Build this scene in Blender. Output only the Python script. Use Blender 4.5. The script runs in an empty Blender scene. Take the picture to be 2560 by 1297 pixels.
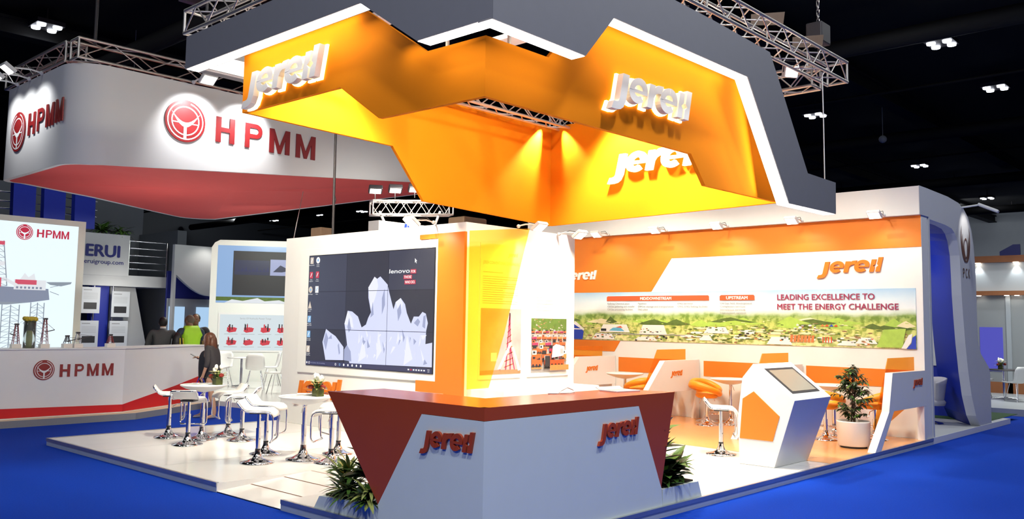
import bpy, bmesh, math, random
from mathutils import Vector, Matrix
random.seed(7)
SC = bpy.context.scene
COL = SC.collection
PI = math.pi
V = Vector

# ------------------------------------------------------------------ camera
cam_d = bpy.data.cameras.new('camera'); cam = bpy.data.objects.new('camera', cam_d); COL.objects.link(cam)
YAW, PITCH, ROLL, FPX = 0.7475, 0.0891, 0.0159, 2212.87
_f = V((math.cos(PITCH)*math.cos(YAW), math.cos(PITCH)*math.sin(YAW), math.sin(PITCH)))
_r = _f.cross(V((0, 0, 1))).normalized(); _u = _r.cross(_f)
_c, _s = math.cos(ROLL), math.sin(ROLL)
_R, _U = _c*_r + _s*_u, -_s*_r + _c*_u
cam.matrix_world = Matrix(((_R.x, _U.x, -_f.x, 0), (_R.y, _U.y, -_f.y, 0), (_R.z, _U.z, -_f.z, 1.85), (0, 0, 0, 1)))
cam_d.sensor_width = 36.0; cam_d.lens = 36.0*FPX/2560.0; cam_d.shift_y = -38.5/2560.0
cam_d.clip_end = 400; cam_d.clip_start = 0.05
SC.camera = cam

# ------------------------------------------------------------------ world, exposure
w = bpy.data.worlds.new('world'); SC.world = w; w.use_nodes = True
w.node_tree.nodes['Background'].inputs[0].default_value = (0.35, 0.42, 0.6, 1)
w.node_tree.nodes['Background'].inputs[1].default_value = 0.004
SC.view_settings.view_transform = 'Standard'; SC.view_settings.look = 'None'
SC.view_settings.gamma = 1.0; SC.view_settings.use_curve_mapping = False
SC.view_settings.exposure = 0.0

# ------------------------------------------------------------------ lamps
def lamp(name, kind, loc, power, color=(1, 1, 1), size=0.3, target=None, spot=None, blend=0.5, spread=None):
    d = bpy.data.lights.new(name, kind); d.energy = power; d.color = color
    if kind == 'AREA':
        d.shape = 'DISK'; d.size = size
        if spread: d.spread = math.radians(spread)
    else:
        d.shadow_soft_size = size
    if kind == 'SPOT':
        d.spot_size = math.radians(spot); d.spot_blend = blend
    o = bpy.data.objects.new(name, d); COL.objects.link(o); o.location = loc
    if target is not None:
        o.rotation_euler = (V(target)-V(loc)).to_track_quat('-Z', 'Y').to_euler()
    return o
COOL = (0.93, 0.97, 1.0); WARM = (1.0, 0.90, 0.70); NEUT = (1.0, 0.95, 0.86)
# high-bay hall lamps (the same 7.5 m grid as the fittings that can be seen)
for p in ((0.7, 1.4), (7.9, 1.4), (0.7, 8.9), (-6.5, 1.4), (0.7, -6.1), (15.1, 1.4), (0.7, 16.4), (22.3, 1.4), (22.3, 8.9), (7.9, 23.9), (15.1, 23.9), (29.6, 8.8), (-6.5, 8.9)):
    lamp('high_bay_lamp', 'AREA', (p[0], p[1], 10.7), 520 if p in ((0.7, 1.4), (7.9, 1.4), (-6.5, 1.4), (0.7, -6.1)) else (70 if p in ((0.7, 16.4), (0.7, 8.9)) else 190), COOL, 0.9, (p[0], p[1], 0))
for p in ((70.0, 8.0), (70.0, 20.0), (62.0, 30.0), (40.0, 70.0)):
    lamp('end_wall_fill', 'AREA', (p[0], p[1], 10.7), 260 if p[1] < 60 else 200, COOL, 0.9, (80, p[1], 5) if p[1] < 60 else (p[0], 80, 5))  # added fills aimed at the end walls to brighten them
# floods on the rig that light the stand's inside, with two added fills
for p, t, e in (((8.4, 6.6, 5.3), (8.6, 7.0, 0), 210), ((10.0, 5.7, 5.3), (10.4, 6.3, 0), 210), ((10.2, 7.6, 5.3), (12.3, 7.4, 0.2), 210),
                ((6.3, 8.6, 5.3), (6.6, 10.6, 0), 330), ((5.45, 10.3, 5.3), (8.7, 11.4, 1.9), 300), ((11.9, 8.0, 5.3), (14.3, 8.3, 0.6), 110), ((11.9, 6.2, 5.3), (14.6, 6.2, 0.5), 85), ((12.0, 9.6, 5.3), (14.6, 10.2, 0.6), 120),  # the one aimed at the tower face is an added fill
                ((7.0, 5.6, 5.2), (7.1, 9.25, 3.7), 120)):  # added fill for the left inner canopy panel
    lamp('rig_flood_and_fill', 'SPOT', p, e*5, WARM, 0.12, t, 95, 0.6)

# ------------------------------------------------------------------ materials
def mat(name, col, rough=0.5, metal=0.0, emit=None, estr=0.0, noise=0.0, nscale=40.0, trans=0.0, alpha=1.0, coat=0.0, spec=None, bump=0.0):
    m = bpy.data.materials.new(name); m.use_nodes = True; nt = m.node_tree; b = nt.nodes['Principled BSDF']
    c = (*col, 1.0)
    b.inputs['Base Color'].default_value = c; b.inputs['Roughness'].default_value = rough; b.inputs['Metallic'].default_value = metal
    if trans: b.inputs['Transmission Weight'].default_value = trans
    if coat: b.inputs['Coat Weight'].default_value = coat; b.inputs['Coat Roughness'].default_value = 0.08
    if spec is not None: b.inputs['Specular IOR Level'].default_value = spec
    if emit: b.inputs['Emission Color'].default_value = (*emit, 1); b.inputs['Emission Strength'].default_value = estr
    b.inputs['Alpha'].default_value = alpha
    if noise or bump:
        tc = nt.nodes.new('ShaderNodeTexCoord'); n = nt.nodes.new('ShaderNodeTexNoise')
        n.inputs['Scale'].default_value = nscale; n.inputs['Detail'].default_value = 4
        nt.links.new(tc.outputs['Object'], n.inputs['Vector'])
        if noise:
            mx = nt.nodes.new('ShaderNodeMix'); mx.data_type = 'RGBA'; mx.blend_type = 'MULTIPLY'
            mx.inputs[0].default_value = noise; mx.inputs[6].default_value = c
            cr = nt.nodes.new('ShaderNodeValToRGB'); cr.color_ramp.elements[0].position = 0.3; cr.color_ramp.elements[1].position = 0.7
            cr.color_ramp.elements[0].color = (0.35, 0.35, 0.35, 1)
            nt.links.new(n.outputs['Fac'], cr.inputs['Fac']); nt.links.new(cr.outputs['Color'], mx.inputs[7])
            nt.links.new(mx.outputs[2], b.inputs['Base Color'])
        if bump:
            bp = nt.nodes.new('ShaderNodeBump'); bp.inputs['Strength'].default_value = bump; bp.inputs['Distance'].default_value = 0.01
            nt.links.new(n.outputs['Fac'], bp.inputs['Height']); nt.links.new(bp.outputs['Normal'], b.inputs['Normal'])
    return m

M = {}
M['carpet'] = mat('blue_carpet', (0.003, 0.042, 0.40), 0.95, noise=0.25, nscale=60, bump=0.3, spec=0.1)
M['ceil'] = mat('black_ceiling', (0.0022, 0.0021, 0.0024), 0.9, noise=0.5, nscale=0.6)
M['duct'] = mat('dark_duct', (0.003, 0.0028, 0.003), 0.8, noise=0.3, nscale=3)
M['hall'] = mat('hall_wall', (0.34, 0.37, 0.40), 0.8, noise=0.06, nscale=2)
M['white'] = mat('white_laminate', (0.83, 0.83, 0.82), 0.35, noise=0.02, nscale=6)
M['whitem'] = mat('white_matte', (0.82, 0.82, 0.81), 0.6, noise=0.02, nscale=8)
M['cwhite'] = mat('counter_white', (0.76, 0.83, 0.79), 0.4, noise=0.03, nscale=5)
M['tile'] = mat('white_floor_panel', (0.80, 0.79, 0.77), 0.16, noise=0.05, nscale=3, coat=0.3)
M['ofloor'] = mat('orange_floor_vinyl', (0.80, 0.36, 0.12), 0.25, noise=0.05, nscale=4, coat=0.2)
M['trim'] = mat('aluminium_trim', (0.45, 0.47, 0.5), 0.35, 0.8, noise=0.1, nscale=20)
M['skirt'] = mat('platform_skirt', (0.45, 0.52, 0.62), 0.5, noise=0.1, nscale=8)
M['groove'] = mat('brown_joint', (0.16, 0.07, 0.04), 0.6, noise=0.1)
M['orange'] = mat('orange_panel', (0.86, 0.25, 0.008), 0.8, noise=0.03, nscale=3, spec=0.04)
M['tframe'] = mat('tower_orange', (0.74, 0.16, 0.018), 0.35, noise=0.04, nscale=5)
M['corange'] = mat('counter_orange_shaded', (0.46, 0.070, 0.016), 0.2, noise=0.04, nscale=5)  # tower frame's orange, darkened to stand for the counter's shade
M['worange'] = mat('wall_orange', (0.74, 0.195, 0.010), 0.5, noise=0.03, nscale=3)
M['letter'] = mat('letter_orange_shaded', (0.46, 0.055, 0.012), 0.45, noise=0.04)  # letter orange with the dim counter front's shade put into the colour
M['fascia'] = mat('grey_fascia', (0.19, 0.19, 0.205), 0.6, noise=0.04, nscale=10)
M['led'] = mat('led_panel', (0.9, 0.9, 0.9), 0.5, emit=(1.0, 0.93, 0.82), estr=9.0, noise=0.01)
M['soffit_glow'] = mat('soffit_painted_glow', (0.9, 0.9, 0.9), 0.5, emit=(1.0, 0.94, 0.85), estr=2.2, noise=0.01)  # white soffit, no lamp; emission stands in for LED light falling on it
M['lsilver'] = mat('silver_letter', (0.76, 0.74, 0.71), 0.45, 0.0, noise=0.03)
M['halo'] = mat('letter_glow', (1, 0.9, 0.5), 0.5, emit=(1.0, 0.86, 0.42), estr=3.2, noise=0.01)
M['lwhite'] = mat('lit_white_letter', (0.9, 0.9, 0.85), 0.5, emit=(1.0, 0.95, 0.75), estr=1.2, noise=0.01)
M['alu'] = mat('truss_aluminium', (0.62, 0.58, 0.55), 0.38, 0.85, noise=0.1, nscale=15)
M['chrome'] = mat('chrome', (0.80, 0.80, 0.83), 0.11, 1.0, noise=0.02, nscale=5)
M['seatw'] = mat('white_leatherette', (0.83, 0.81, 0.77), 0.4, noise=0.03, nscale=25, bump=0.05)
M['seato'] = mat('orange_leatherette', (0.84, 0.31, 0.01), 0.4, noise=0.05, nscale=25, bump=0.05)
M['black'] = mat('black_plastic', (0.015, 0.015, 0.017), 0.45, noise=0.05)
M['dark'] = mat('dark_metal', (0.05, 0.045, 0.05), 0.5, 0.3, noise=0.1)
M['brown'] = mat('brown_box', (0.14, 0.085, 0.055), 0.7, noise=0.2, nscale=10)
M['lampw'] = mat('lamp_white', (0.75, 0.75, 0.73), 0.4, noise=0.03)
M['lens'] = mat('lamp_lens', (1, 1, 1), 0.4, emit=(1.0, 0.92, 0.78), estr=14, noise=0.01)
M['bay'] = mat('high_bay_lens', (1, 1, 1), 0.4, emit=(0.86, 0.90, 1.0), estr=8, noise=0.01)
M['leaf'] = mat('green_leaf', (0.085, 0.20, 0.03), 0.4, noise=0.5, nscale=14)
M['leafd'] = mat('dark_leaf', (0.035, 0.055, 0.022), 0.4, noise=0.4, nscale=14)
M['leafv'] = mat('yellow_green_leaf', (0.42, 0.47, 0.13), 0.45, noise=0.4, nscale=14)
M['bark'] = mat('bark', (0.12, 0.075, 0.04), 0.8, noise=0.4, nscale=30)
M['soil'] = mat('soil', (0.05, 0.03, 0.02), 0.9, noise=0.5, nscale=30)
M['potw'] = mat('white_pot', (0.78, 0.72, 0.66), 0.35, noise=0.03)
M['glass'] = mat('clear_glass', (0.93, 0.97, 0.95), 0.03, trans=0.95, noise=0.01)
M['vaseg'] = mat('green_water_vase', (0.16, 0.19, 0.05), 0.12, trans=0.35, noise=0.3, nscale=30)
M['tulip'] = mat('white_petal', (0.9, 0.88, 0.8), 0.5, noise=0.05)
M['lily'] = mat('yellow_petal', (0.82, 0.78, 0.42), 0.5, noise=0.15)
M['redf'] = mat('dark_red_petal', (0.30, 0.02, 0.012), 0.6, noise=0.2)
M['paper'] = mat('brochure_paper', (0.75, 0.74, 0.72), 0.5, noise=0.1, nscale=12)
M['greyp'] = mat('grey_print', (0.35, 0.35, 0.36), 0.6, noise=0.1)
M['dkred'] = mat('dark_red_letter', (0.27, 0.014, 0.016), 0.4, noise=0.05)
M['banner'] = mat('banner_white', (0.74, 0.74, 0.73), 0.65, noise=0.04, nscale=0.8, spec=0.3)
M['bred'] = mat('banner_red', (0.74, 0.105, 0.095), 0.7, noise=0.04, nscale=2, spec=0.2)
M['red'] = mat('red_band', (0.62, 0.008, 0.01), 0.4, noise=0.03)
M['greystep'] = mat('grey_step', (0.22, 0.23, 0.26), 0.6, noise=0.08)
M['navy'] = mat('navy_blue', (0.006, 0.012, 0.17), 0.55, noise=0.08)
M['royal'] = mat('royal_blue_panel', (0.004, 0.022, 0.36), 0.5, noise=0.05, nscale=4)
M['gstruct'] = mat('grey_stand', (0.50, 0.52, 0.53), 0.6, noise=0.04, nscale=4)
M['dgrey'] = mat('dark_grey_stand', (0.07, 0.08, 0.095), 0.6, noise=0.08, nscale=4)
M['steel'] = mat('railing_steel', (0.6, 0.62, 0.64), 0.25, 1.0, noise=0.05)
M['wood'] = mat('orange_wood_band', (0.30, 0.11, 0.04), 0.5, noise=0.2, nscale=5)
M['grass'] = mat('green_turf', (0.02, 0.07, 0.02), 0.9, noise=0.4, nscale=40)
# printed / shown images
M['pwhite'] = mat('print_white', (0.86, 0.86, 0.83), 0.45, noise=0.01)
M['pred'] = mat('print_red', (0.70, 0.10, 0.03), 0.45, noise=0.03)
M['pmaroon'] = mat('print_maroon', (0.30, 0.028, 0.085), 0.5, noise=0.03)
M['pgrey'] = mat('print_grey', (0.34, 0.36, 0.38), 0.5, noise=0.05)
M['pblue'] = mat('print_blue', (0.02, 0.06, 0.50), 0.4, noise=0.05)
M['pcyan'] = mat('print_pool', (0.12, 0.45, 0.70), 0.4, noise=0.1)
M['pgreen'] = mat('print_dark_green', (0.10, 0.17, 0.03), 0.5, noise=0.5, nscale=12)
M['plgreen'] = mat('print_light_green', (0.40, 0.62, 0.10), 0.5, noise=0.3, nscale=12)
M['pbrown'] = mat('print_brown', (0.30, 0.17, 0.08), 0.5, noise=0.3, nscale=14)
M['psand'] = mat('print_sand', (0.82, 0.76, 0.48), 0.5, noise=0.15, nscale=9)
M['porange'] = mat('print_orange', (0.62, 0.20, 0.06), 0.5, noise=0.2, nscale=14)
M['pblack'] = mat('print_black', (0.02, 0.02, 0.025), 0.5, noise=0.1)
def emat(name, col, s, noise=0.0, nscale=6.0):
    return mat(name, (0.02, 0.02, 0.02), 0.25, emit=col, estr=s, noise=max(noise, 0.01), nscale=nscale)
M['scr'] = emat('screen_dark', (0.020, 0.024, 0.055), 1.0)
M['scr2'] = emat('screen_dark_blue', (0.034, 0.040, 0.085), 1.0)
M['scrline'] = emat('screen_seam', (0.006, 0.007, 0.03), 1.0)
M['cryst'] = emat('screen_crystal', (0.70, 0.74, 1.0), 1.0)
M['cryst2'] = emat('screen_crystal_grey', (0.36, 0.40, 0.62), 1.0)
M['cryst3'] = emat('screen_crystal_white', (0.86, 0.88, 1.0), 1.0)
M['scrw'] = emat('screen_white', (1, 1, 1), 1.0)
M['scrred'] = emat('screen_red', (0.62, 0.03, 0.08), 1.0)
M['scrcyan'] = emat('screen_icon_blue', (0.25, 0.5, 0.8), 1.0)
M['scrtan'] = emat('screen_icon_tan', (0.7, 0.6, 0.5), 1.0)
M['scrtask'] = emat('screen_taskbar', (0.028, 0.034, 0.11), 1.0)
M['lbox'] = emat('lightbox_sky', (0.80, 0.93, 1.0), 1.05)
M['lboxb'] = emat('lightbox_hull', (0.22, 0.26, 0.36), 1.0)
M['lboxk'] = emat('lightbox_steel', (0.25, 0.30, 0.36), 1.0)
M['lboxr'] = emat('lightbox_red', (0.62, 0.08, 0.14), 1.0)
M['lboxw'] = emat('lightbox_white', (0.75, 0.78, 0.82), 1.0)
M['kscreen'] = mat('kiosk_screen', (0.22, 0.21, 0.17), 0.2, noise=0.02)
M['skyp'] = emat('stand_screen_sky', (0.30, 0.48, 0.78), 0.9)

def acrylic(name, col, fac):
    m = bpy.data.materials.new(name); m.use_nodes = True; nt = m.node_tree; nt.nodes.clear()
    out = nt.nodes.new('ShaderNodeOutputMaterial'); mx = nt.nodes.new('ShaderNodeMixShader'); mx.inputs[0].default_value = fac
    t = nt.nodes.new('ShaderNodeBsdfTransparent'); t.inputs[0].default_value = (*col, 1)
    d = nt.nodes.new('ShaderNodeBsdfPrincipled'); d.inputs['Base Color'].default_value = (0.9, 0.42, 0.03, 1); d.inputs['Roughness'].default_value = 0.15
    n = nt.nodes.new('ShaderNodeTexNoise'); n.inputs['Scale'].default_value = 3.0
    mr = nt.nodes.new('ShaderNodeMapRange'); mr.inputs[3].default_value = 0.12; mr.inputs[4].default_value = 0.2
    nt.links.new(n.outputs['Fac'], mr.inputs[0]); nt.links.new(mr.outputs[0], d.inputs['Roughness'])
    nt.links.new(t.outputs[0], mx.inputs[1]); nt.links.new(d.outputs[0], mx.inputs[2]); nt.links.new(mx.outputs[0], out.inputs[0])
    return m
M['acry'] = acrylic('amber_acrylic', (1.0, 0.87, 0.42), 0.10)
M['acryo'] = acrylic('orange_acrylic', (0.95, 0.62, 0.24), 0.2)

def landscape(name, z0, z1):
    """printed landscape: sky, haze, green hills; a procedural image on a flat print"""
    m = bpy.data.materials.new(name); m.use_nodes = True; nt = m.node_tree; b = nt.nodes['Principled BSDF']
    tc = nt.nodes.new('ShaderNodeTexCoord'); sp = nt.nodes.new('ShaderNodeSeparateXYZ'); nt.links.new(tc.outputs['Object'], sp.inputs[0])
    n = nt.nodes.new('ShaderNodeTexNoise'); n.inputs['Scale'].default_value = 2.2; n.inputs['Detail'].default_value = 6
    nt.links.new(tc.outputs['Object'], n.inputs['Vector'])
    mr = nt.nodes.new('ShaderNodeMapRange'); mr.inputs[1].default_value = z0; mr.inputs[2].default_value = z1
    nt.links.new(sp.outputs['Z'], mr.inputs[0])
    ad = nt.nodes.new('ShaderNodeMath'); ad.operation = 'MULTIPLY_ADD'; ad.inputs[1].default_value = 0.14; ad.inputs[2].default_value = -0.07
    nt.links.new(n.outputs['Fac'], ad.inputs[0])
    a2 = nt.nodes.new('ShaderNodeMath'); a2.operation = 'ADD'; nt.links.new(mr.outputs[0], a2.inputs[0]); nt.links.new(ad.outputs[0], a2.inputs[1])
    cr = nt.nodes.new('ShaderNodeValToRGB'); e = cr.color_ramp.elements
    e[0].position = 0.0; e[0].color = (0.80, 0.78, 0.40, 1); e[1].position = 1.0; e[1].color = (0.36, 0.58, 0.80, 1)
    for p, c in ((0.25, (0.72, 0.74, 0.26, 1)), (0.42, (0.48, 0.58, 0.15, 1)), (0.52, (0.30, 0.44, 0.14, 1)), (0.58, (0.62, 0.74, 0.62, 1)), (0.64, (0.82, 0.88, 0.90, 1)), (0.80, (0.66, 0.80, 0.90, 1))):
        x = e.new(p); x.color = c
    nt.links.new(a2.outputs[0], cr.inputs['Fac'])
    n2 = nt.nodes.new('ShaderNodeTexNoise'); n2.inputs['Scale'].default_value = 9; n2.inputs['Detail'].default_value = 8; nt.links.new(tc.outputs['Object'], n2.inputs['Vector'])
    c2 = nt.nodes.new('ShaderNodeValToRGB'); c2.color_ramp.elements[0].position = 0.42; c2.color_ramp.elements[1].position = 0.56
    c2.color_ramp.elements[0].color = (0.30, 0.44, 0.16, 1); c2.color_ramp.elements[1].color = (1, 1, 1, 1); nt.links.new(n2.outputs['Fac'], c2.inputs['Fac'])
    lt = nt.nodes.new('ShaderNodeMapRange'); lt.inputs[1].default_value = 0.5; lt.inputs[2].default_value = 0.58; lt.inputs[3].default_value = 0.85; lt.inputs[4].default_value = 0.0
    nt.links.new(a2.outputs[0], lt.inputs[0])
    mx = nt.nodes.new('ShaderNodeMix'); mx.data_type = 'RGBA'; mx.blend_type = 'MULTIPLY'
    nt.links.new(lt.outputs[0], mx.inputs[0]); nt.links.new(cr.outputs['Color'], mx.inputs[6]); nt.links.new(c2.outputs['Color'], mx.inputs[7])
    nt.links.new(mx.outputs[2], b.inputs['Base Color']); b.inputs['Roughness'].default_value = 0.35
    return m

# ------------------------------------------------------------------ mesh helpers
class MB:
    def __init__(s): s.v = []; s.f = []; s.m = []; s.s = []
    def add(s, vs, fs, mi=0, smooth=False):
        k = len(s.v); s.v += [V(p) for p in vs]
        for f in fs: s.f.append([i+k for i in f]); s.m.append(mi); s.s.append(smooth)
        return s
    def box(s, x0, x1, y0, y1, z0, z1, mi=0):
        return s.add([(x0, y0, z0), (x1, y0, z0), (x1, y1, z0), (x0, y1, z0), (x0, y0, z1), (x1, y0, z1), (x1, y1, z1), (x0, y1, z1)],
                     [(0, 3, 2, 1), (4, 5, 6, 7), (0, 1, 5, 4), (1, 2, 6, 5), (2, 3, 7, 6), (3, 0, 4, 7)], mi)
    def prism(s, pts, vec, mi=0, mside=None):
        n = len(pts); vec = V(vec); a = [V(p) for p in pts]; b = [p+vec for p in a]
        s.add(a+b, [tuple(range(n)), tuple(range(2*n-1, n-1, -1))], mi)
        k = len(s.v)-2*n
        for i in range(n):
            j = (i+1) % n; s.f.append([k+i, k+j, k+n+j, k+n+i]); s.m.append(mi if mside is None else mside); s.s.append(False)
        return s
    def poly(s, pts, mi=0): return s.add(pts, [tuple(range(len(pts)))], mi)
    def tube(s, path, r, n=8, closed=False, mi=0, cap=True):
        P = [V(p) for p in path]; k = len(P); rings = []
        rr = r if isinstance(r, (list, tuple)) else [r]*k
        up = None
        for i in range(k):
            if closed: t = (P[(i+1) % k]-P[i-1])
            else: t = P[min(i+1, k-1)]-P[max(i-1, 0)]
            t = t.normalized() if t.length > 1e-9 else V((0, 0, 1))
            if up is None: up = V((0, 0, 1)) if abs(t.z) < 0.9 else V((1, 0, 0))
            a = t.cross(up)
            if a.length < 1e-6: a = t.cross(V((0.3, 0.9, 0.1)))
            a.normalize(); up = a.cross(t).normalized()
            rings.append([P[i]+rr[i]*(math.cos(2*PI*j/n)*a+math.sin(2*PI*j/n)*up) for j in range(n)])
        vs = [p for q in rings for p in q]; fs = []
        for i in range(k if closed else k-1):
            i2 = (i+1) % k
            for j in range(n): fs.append((i*n+j, i*n+(j+1) % n, i2*n+(j+1) % n, i2*n+j))
        s.add(vs, fs, mi, True)
        if cap and not closed:
            s.add(rings[0], [tuple(range(n-1, -1, -1))], mi); s.add(rings[-1], [tuple(range(n))], mi)
        return s
    def lathe(s, prof, c=(0, 0, 0), n=24, mi=0):
        c = V(c); vs = []; fs = []; k = len(prof)
        for r, z in prof:
            for j in range(n): vs.append(c+V((r*math.cos(2*PI*j/n), r*math.sin(2*PI*j/n), z)))
        for i in range(k-1):
            for j in range(n): fs.append((i*n+j, i*n+(j+1) % n, (i+1)*n+(j+1) % n, (i+1)*n+j))
        s.add(vs, fs, mi, True)
        if prof[0][0] > 1e-6: s.add(vs[:n], [tuple(range(n-1, -1, -1))], mi)
        if prof[-1][0] > 1e-6: s.add(vs[-n:], [tuple(range(n))], mi)
        return s
    def ball(s, c, r, nu=12, nv=8, mi=0):
        r = (r, r, r) if not isinstance(r, (list, tuple)) else r; c = V(c); vs = []; fs = []
        for i in range(nv+1):
            t = PI*i/nv
            for j in range(nu):
                p = 2*PI*j/nu; vs.append(c+V((r[0]*math.sin(t)*math.cos(p), r[1]*math.sin(t)*math.sin(p), r[2]*math.cos(t))))
        for i in range(nv):
            for j in range(nu): fs.append((i*nu+j, (i+1)*nu+j, (i+1)*nu+(j+1) % nu, i*nu+(j+1) % nu))
        return s.add(vs, fs, mi, True)
    def leaf(s, b, d, L, W, droop=0.4, fold=0.25, n=4, mi=0, up=(0, 0, 1), edge=None):
        b = V(b); d = V(d).normalized(); side = d.cross(V(up))
        side = side.normalized() if side.length > 1e-4 else V((1, 0, 0)); nor = side.cross(d).normalized()
        p = b.copy(); dd = d.copy(); mid = []; lf = []; rt = []
        for i in range(n+1):
            t = i/n; wd = W*0.5*math.sin(PI*min(1, (t*0.92+0.06)))**0.8 if i < n else 0.002
            mid.append(p.copy()); lf.append(p+side*wd+nor*wd*fold); rt.append(p-side*wd+nor*wd*fold)
            dd = (dd-V((0, 0, 1))*droop/n).normalized(); p = p+dd*L/n
        vs = mid+lf+rt; q = n+1; fs = []
        for i in range(n): fs += [(i, i+1, q+i+1, q+i), (i+1, i, 2*q+i, 2*q+i+1)]
        s.add(vs, fs, mi, True)
        return s
    def xf(s, mtx, start=0):
        for i in range(start, len(s.v)): s.v[i] = mtx @ s.v[i]
        return s
    def merge(s, o, mtx=None, mi=None):
        k = len(s.v); s.v += [(mtx @ p if mtx else p.copy()) for p in o.v]
        for f, m, sm in zip(o.f, o.m, o.s): s.f.append([i+k for i in f]); s.m.append(m if mi is None else mi); s.s.append(sm)
        return s
    def build(s, name, mats, parent=None, bevel=0.0, recalc=True):
        if not isinstance(mats, (list, tuple)): mats = [mats]
        mats = [M[m] if isinstance(m, str) else m for m in mats]
        org = V((0, 0, 0))
        if parent is not None and parent.name in WORG: org = WORG[parent.name]
        if parent is None:
            xs = [p.x for p in s.v]; ys = [p.y for p in s.v]; zs = [p.z for p in s.v]
            org = V(((min(xs)+max(xs))/2, (min(ys)+max(ys))/2, min(zs)))
        me = bpy.data.meshes.new(name); me.from_pydata([p-org for p in s.v], [], s.f)
        for m in mats: me.materials.append(m)
        me.polygons.foreach_set('material_index', s.m); me.polygons.foreach_set('use_smooth', s.s)
        if recalc:
            bm = bmesh.new(); bm.from_mesh(me); bmesh.ops.recalc_face_normals(bm, faces=bm.faces); bm.to_mesh(me); bm.free()
        me.update()
        o = bpy.data.objects.new(name, me); COL.objects.link(o)
        if parent is None: o.location = org; WORG[o.name] = org
        else:
            o.parent = parent
            if parent.name in WORG: WORG[o.name] = WORG[parent.name]
        if bevel:
            md = o.modifiers.new('bevel', 'BEVEL'); md.width = bevel; md.segments = 2; md.limit_method = 'ANGLE'; md.angle_limit = math.radians(40)
        return o
WORG = {}
def tag(o, label=None, cat=None, group=None, kind=None):
    if label: o['label'] = label
    if cat: o['category'] = cat
    if group: o['group'] = group
    if kind: o['kind'] = kind
    return o
def thing(name, label, cat, loc=(0, 0, 0), rz=0.0, group=None, world=True):
    o = bpy.data.objects.new(name, None); COL.objects.link(o); o.location = loc; o.rotation_euler = (0, 0, rz); o.empty_display_size = 0.2
    if world: WORG[o.name] = V(loc)
    return tag(o, label, cat, group)
def dup(root, loc, rz, label=None, group=None):
    r = root.copy(); COL.objects.link(r); r.location = loc; r.rotation_euler = (0, 0, rz)
    if label: r['label'] = label
    if group: r['group'] = group
    for ch in root.children:
        c = ch.copy(); COL.objects.link(c); c.parent = r
        for g in ch.children:
            e = g.copy(); COL.objects.link(e); e.parent = c
    return r
def struct(name, mb, mats, parent=None, label=None, cat=None):
    o = mb.build(name, mats, parent); o['kind'] = 'structure'
    return tag(o, label, cat)

class Fr:                                    # a flat frame on a wall: a to the right, b up, c out of the wall
    def __init__(s, O, u, v=(0, 0, 1)):
        s.O = V(O); s.u = V(u).normalized(); s.v = V(v).normalized(); s.n = s.u.cross(s.v)
    def p(s, a, b, c=0.0): return s.O+a*s.u+b*s.v+c*s.n
    def ps(s, pts, c=0.0): return [s.p(a, b, c) for a, b in pts]
    def mtx(s, a, b, c=0.0, sx=1.0, sy=1.0, sz=1.0):
        o = s.p(a, b, c); u, v, n = s.u*sx, s.v*sy, s.n*sz
        return Matrix(((u.x, v.x, n.x, o.x), (u.y, v.y, n.y, o.y), (u.z, v.z, n.z, o.z), (0, 0, 0, 1)))
def FX(x, y0, z0=0): return Fr((x, y0, z0), (0, -1, 0))      # wall facing -x, seen from the camera
def FY(y, x0, z0=0): return Fr((x0, y, z0), (1, 0, 0))       # wall facing -y
def rect(mb, fr, a0, a1, b0, b1, c=0.0, mi=0): return mb.poly(fr.ps([(a0, b0), (a1, b0), (a1, b1), (a0, b1)], c), mi)
def slab(mb, fr, pts, c0, c1, mi=0): return mb.prism(fr.ps(pts, c0), fr.n*(c1-c0), mi)

_tc = {}
def raw_text(t, bold, solid):
    k = (t, bold, solid)
    if k in _tc: return _tc[k]
    cu = bpy.data.curves.new('t', 'FONT'); cu.body = t; cu.size = 1.0; cu.offset = bold; cu.extrude = 0.5 if solid else 0.0; cu.resolution_u = 3
    ob = bpy.data.objects.new('t', cu); COL.objects.link(ob)
    dg = bpy.context.evaluated_depsgraph_get(); me = bpy.data.meshes.new_from_object(ob.evaluated_get(dg))
    mb = MB(); mb.add([v.co.copy() for v in me.vertices], [tuple(p.vertices) for p in me.polygons])
    bpy.data.objects.remove(ob); bpy.data.curves.remove(cu); bpy.data.meshes.remove(me)
    _tc[k] = mb; return mb
def text(mb, t, fr, a, b, h, c=0.002, width=None, bold=0.0, shear=0.0, depth=0.0, mi=0):
    if bold:
        q = bold*h*1.4
        for i, (da, db) in enumerate(((q, 0), (-q, 0), (0, q*0.6), (0, -q*0.6))): text(mb, t, fr, a+da, b+db, h, c+0.0004*i, width, 0.0, shear, depth, mi)
        return mb
    return text1(mb, t, fr, a, b, h, c, width, shear, depth, mi)
def text1(mb, t, fr, a, b, h, c=0.002, width=None, shear=0.0, depth=0.0, mi=0, bold=0.0):
    """t with capital height h, left end at a, baseline b"""
    r = raw_text(t, bold, depth > 0)
    if not r.v: return mb
    H = raw_text('H', bold, False); hh = max(p.y for p in H.v)-min(p.y for p in H.v)
    x0 = min(p.x for p in r.v); x1 = max(p.x for p in r.v)
    sy = h/hh; sx = (width/(x1-x0)) if width else sy
    mt = fr.mtx(a, b, c + (depth*0.5 if depth else 0), 1, 1, 1) @ Matrix(((sx, shear*sy, 0, -x0*sx), (0, sy, 0, 0), (0, 0, depth if depth else 1, 0), (0, 0, 0, 1)))
    return mb.merge(r, mt, mi)

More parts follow.
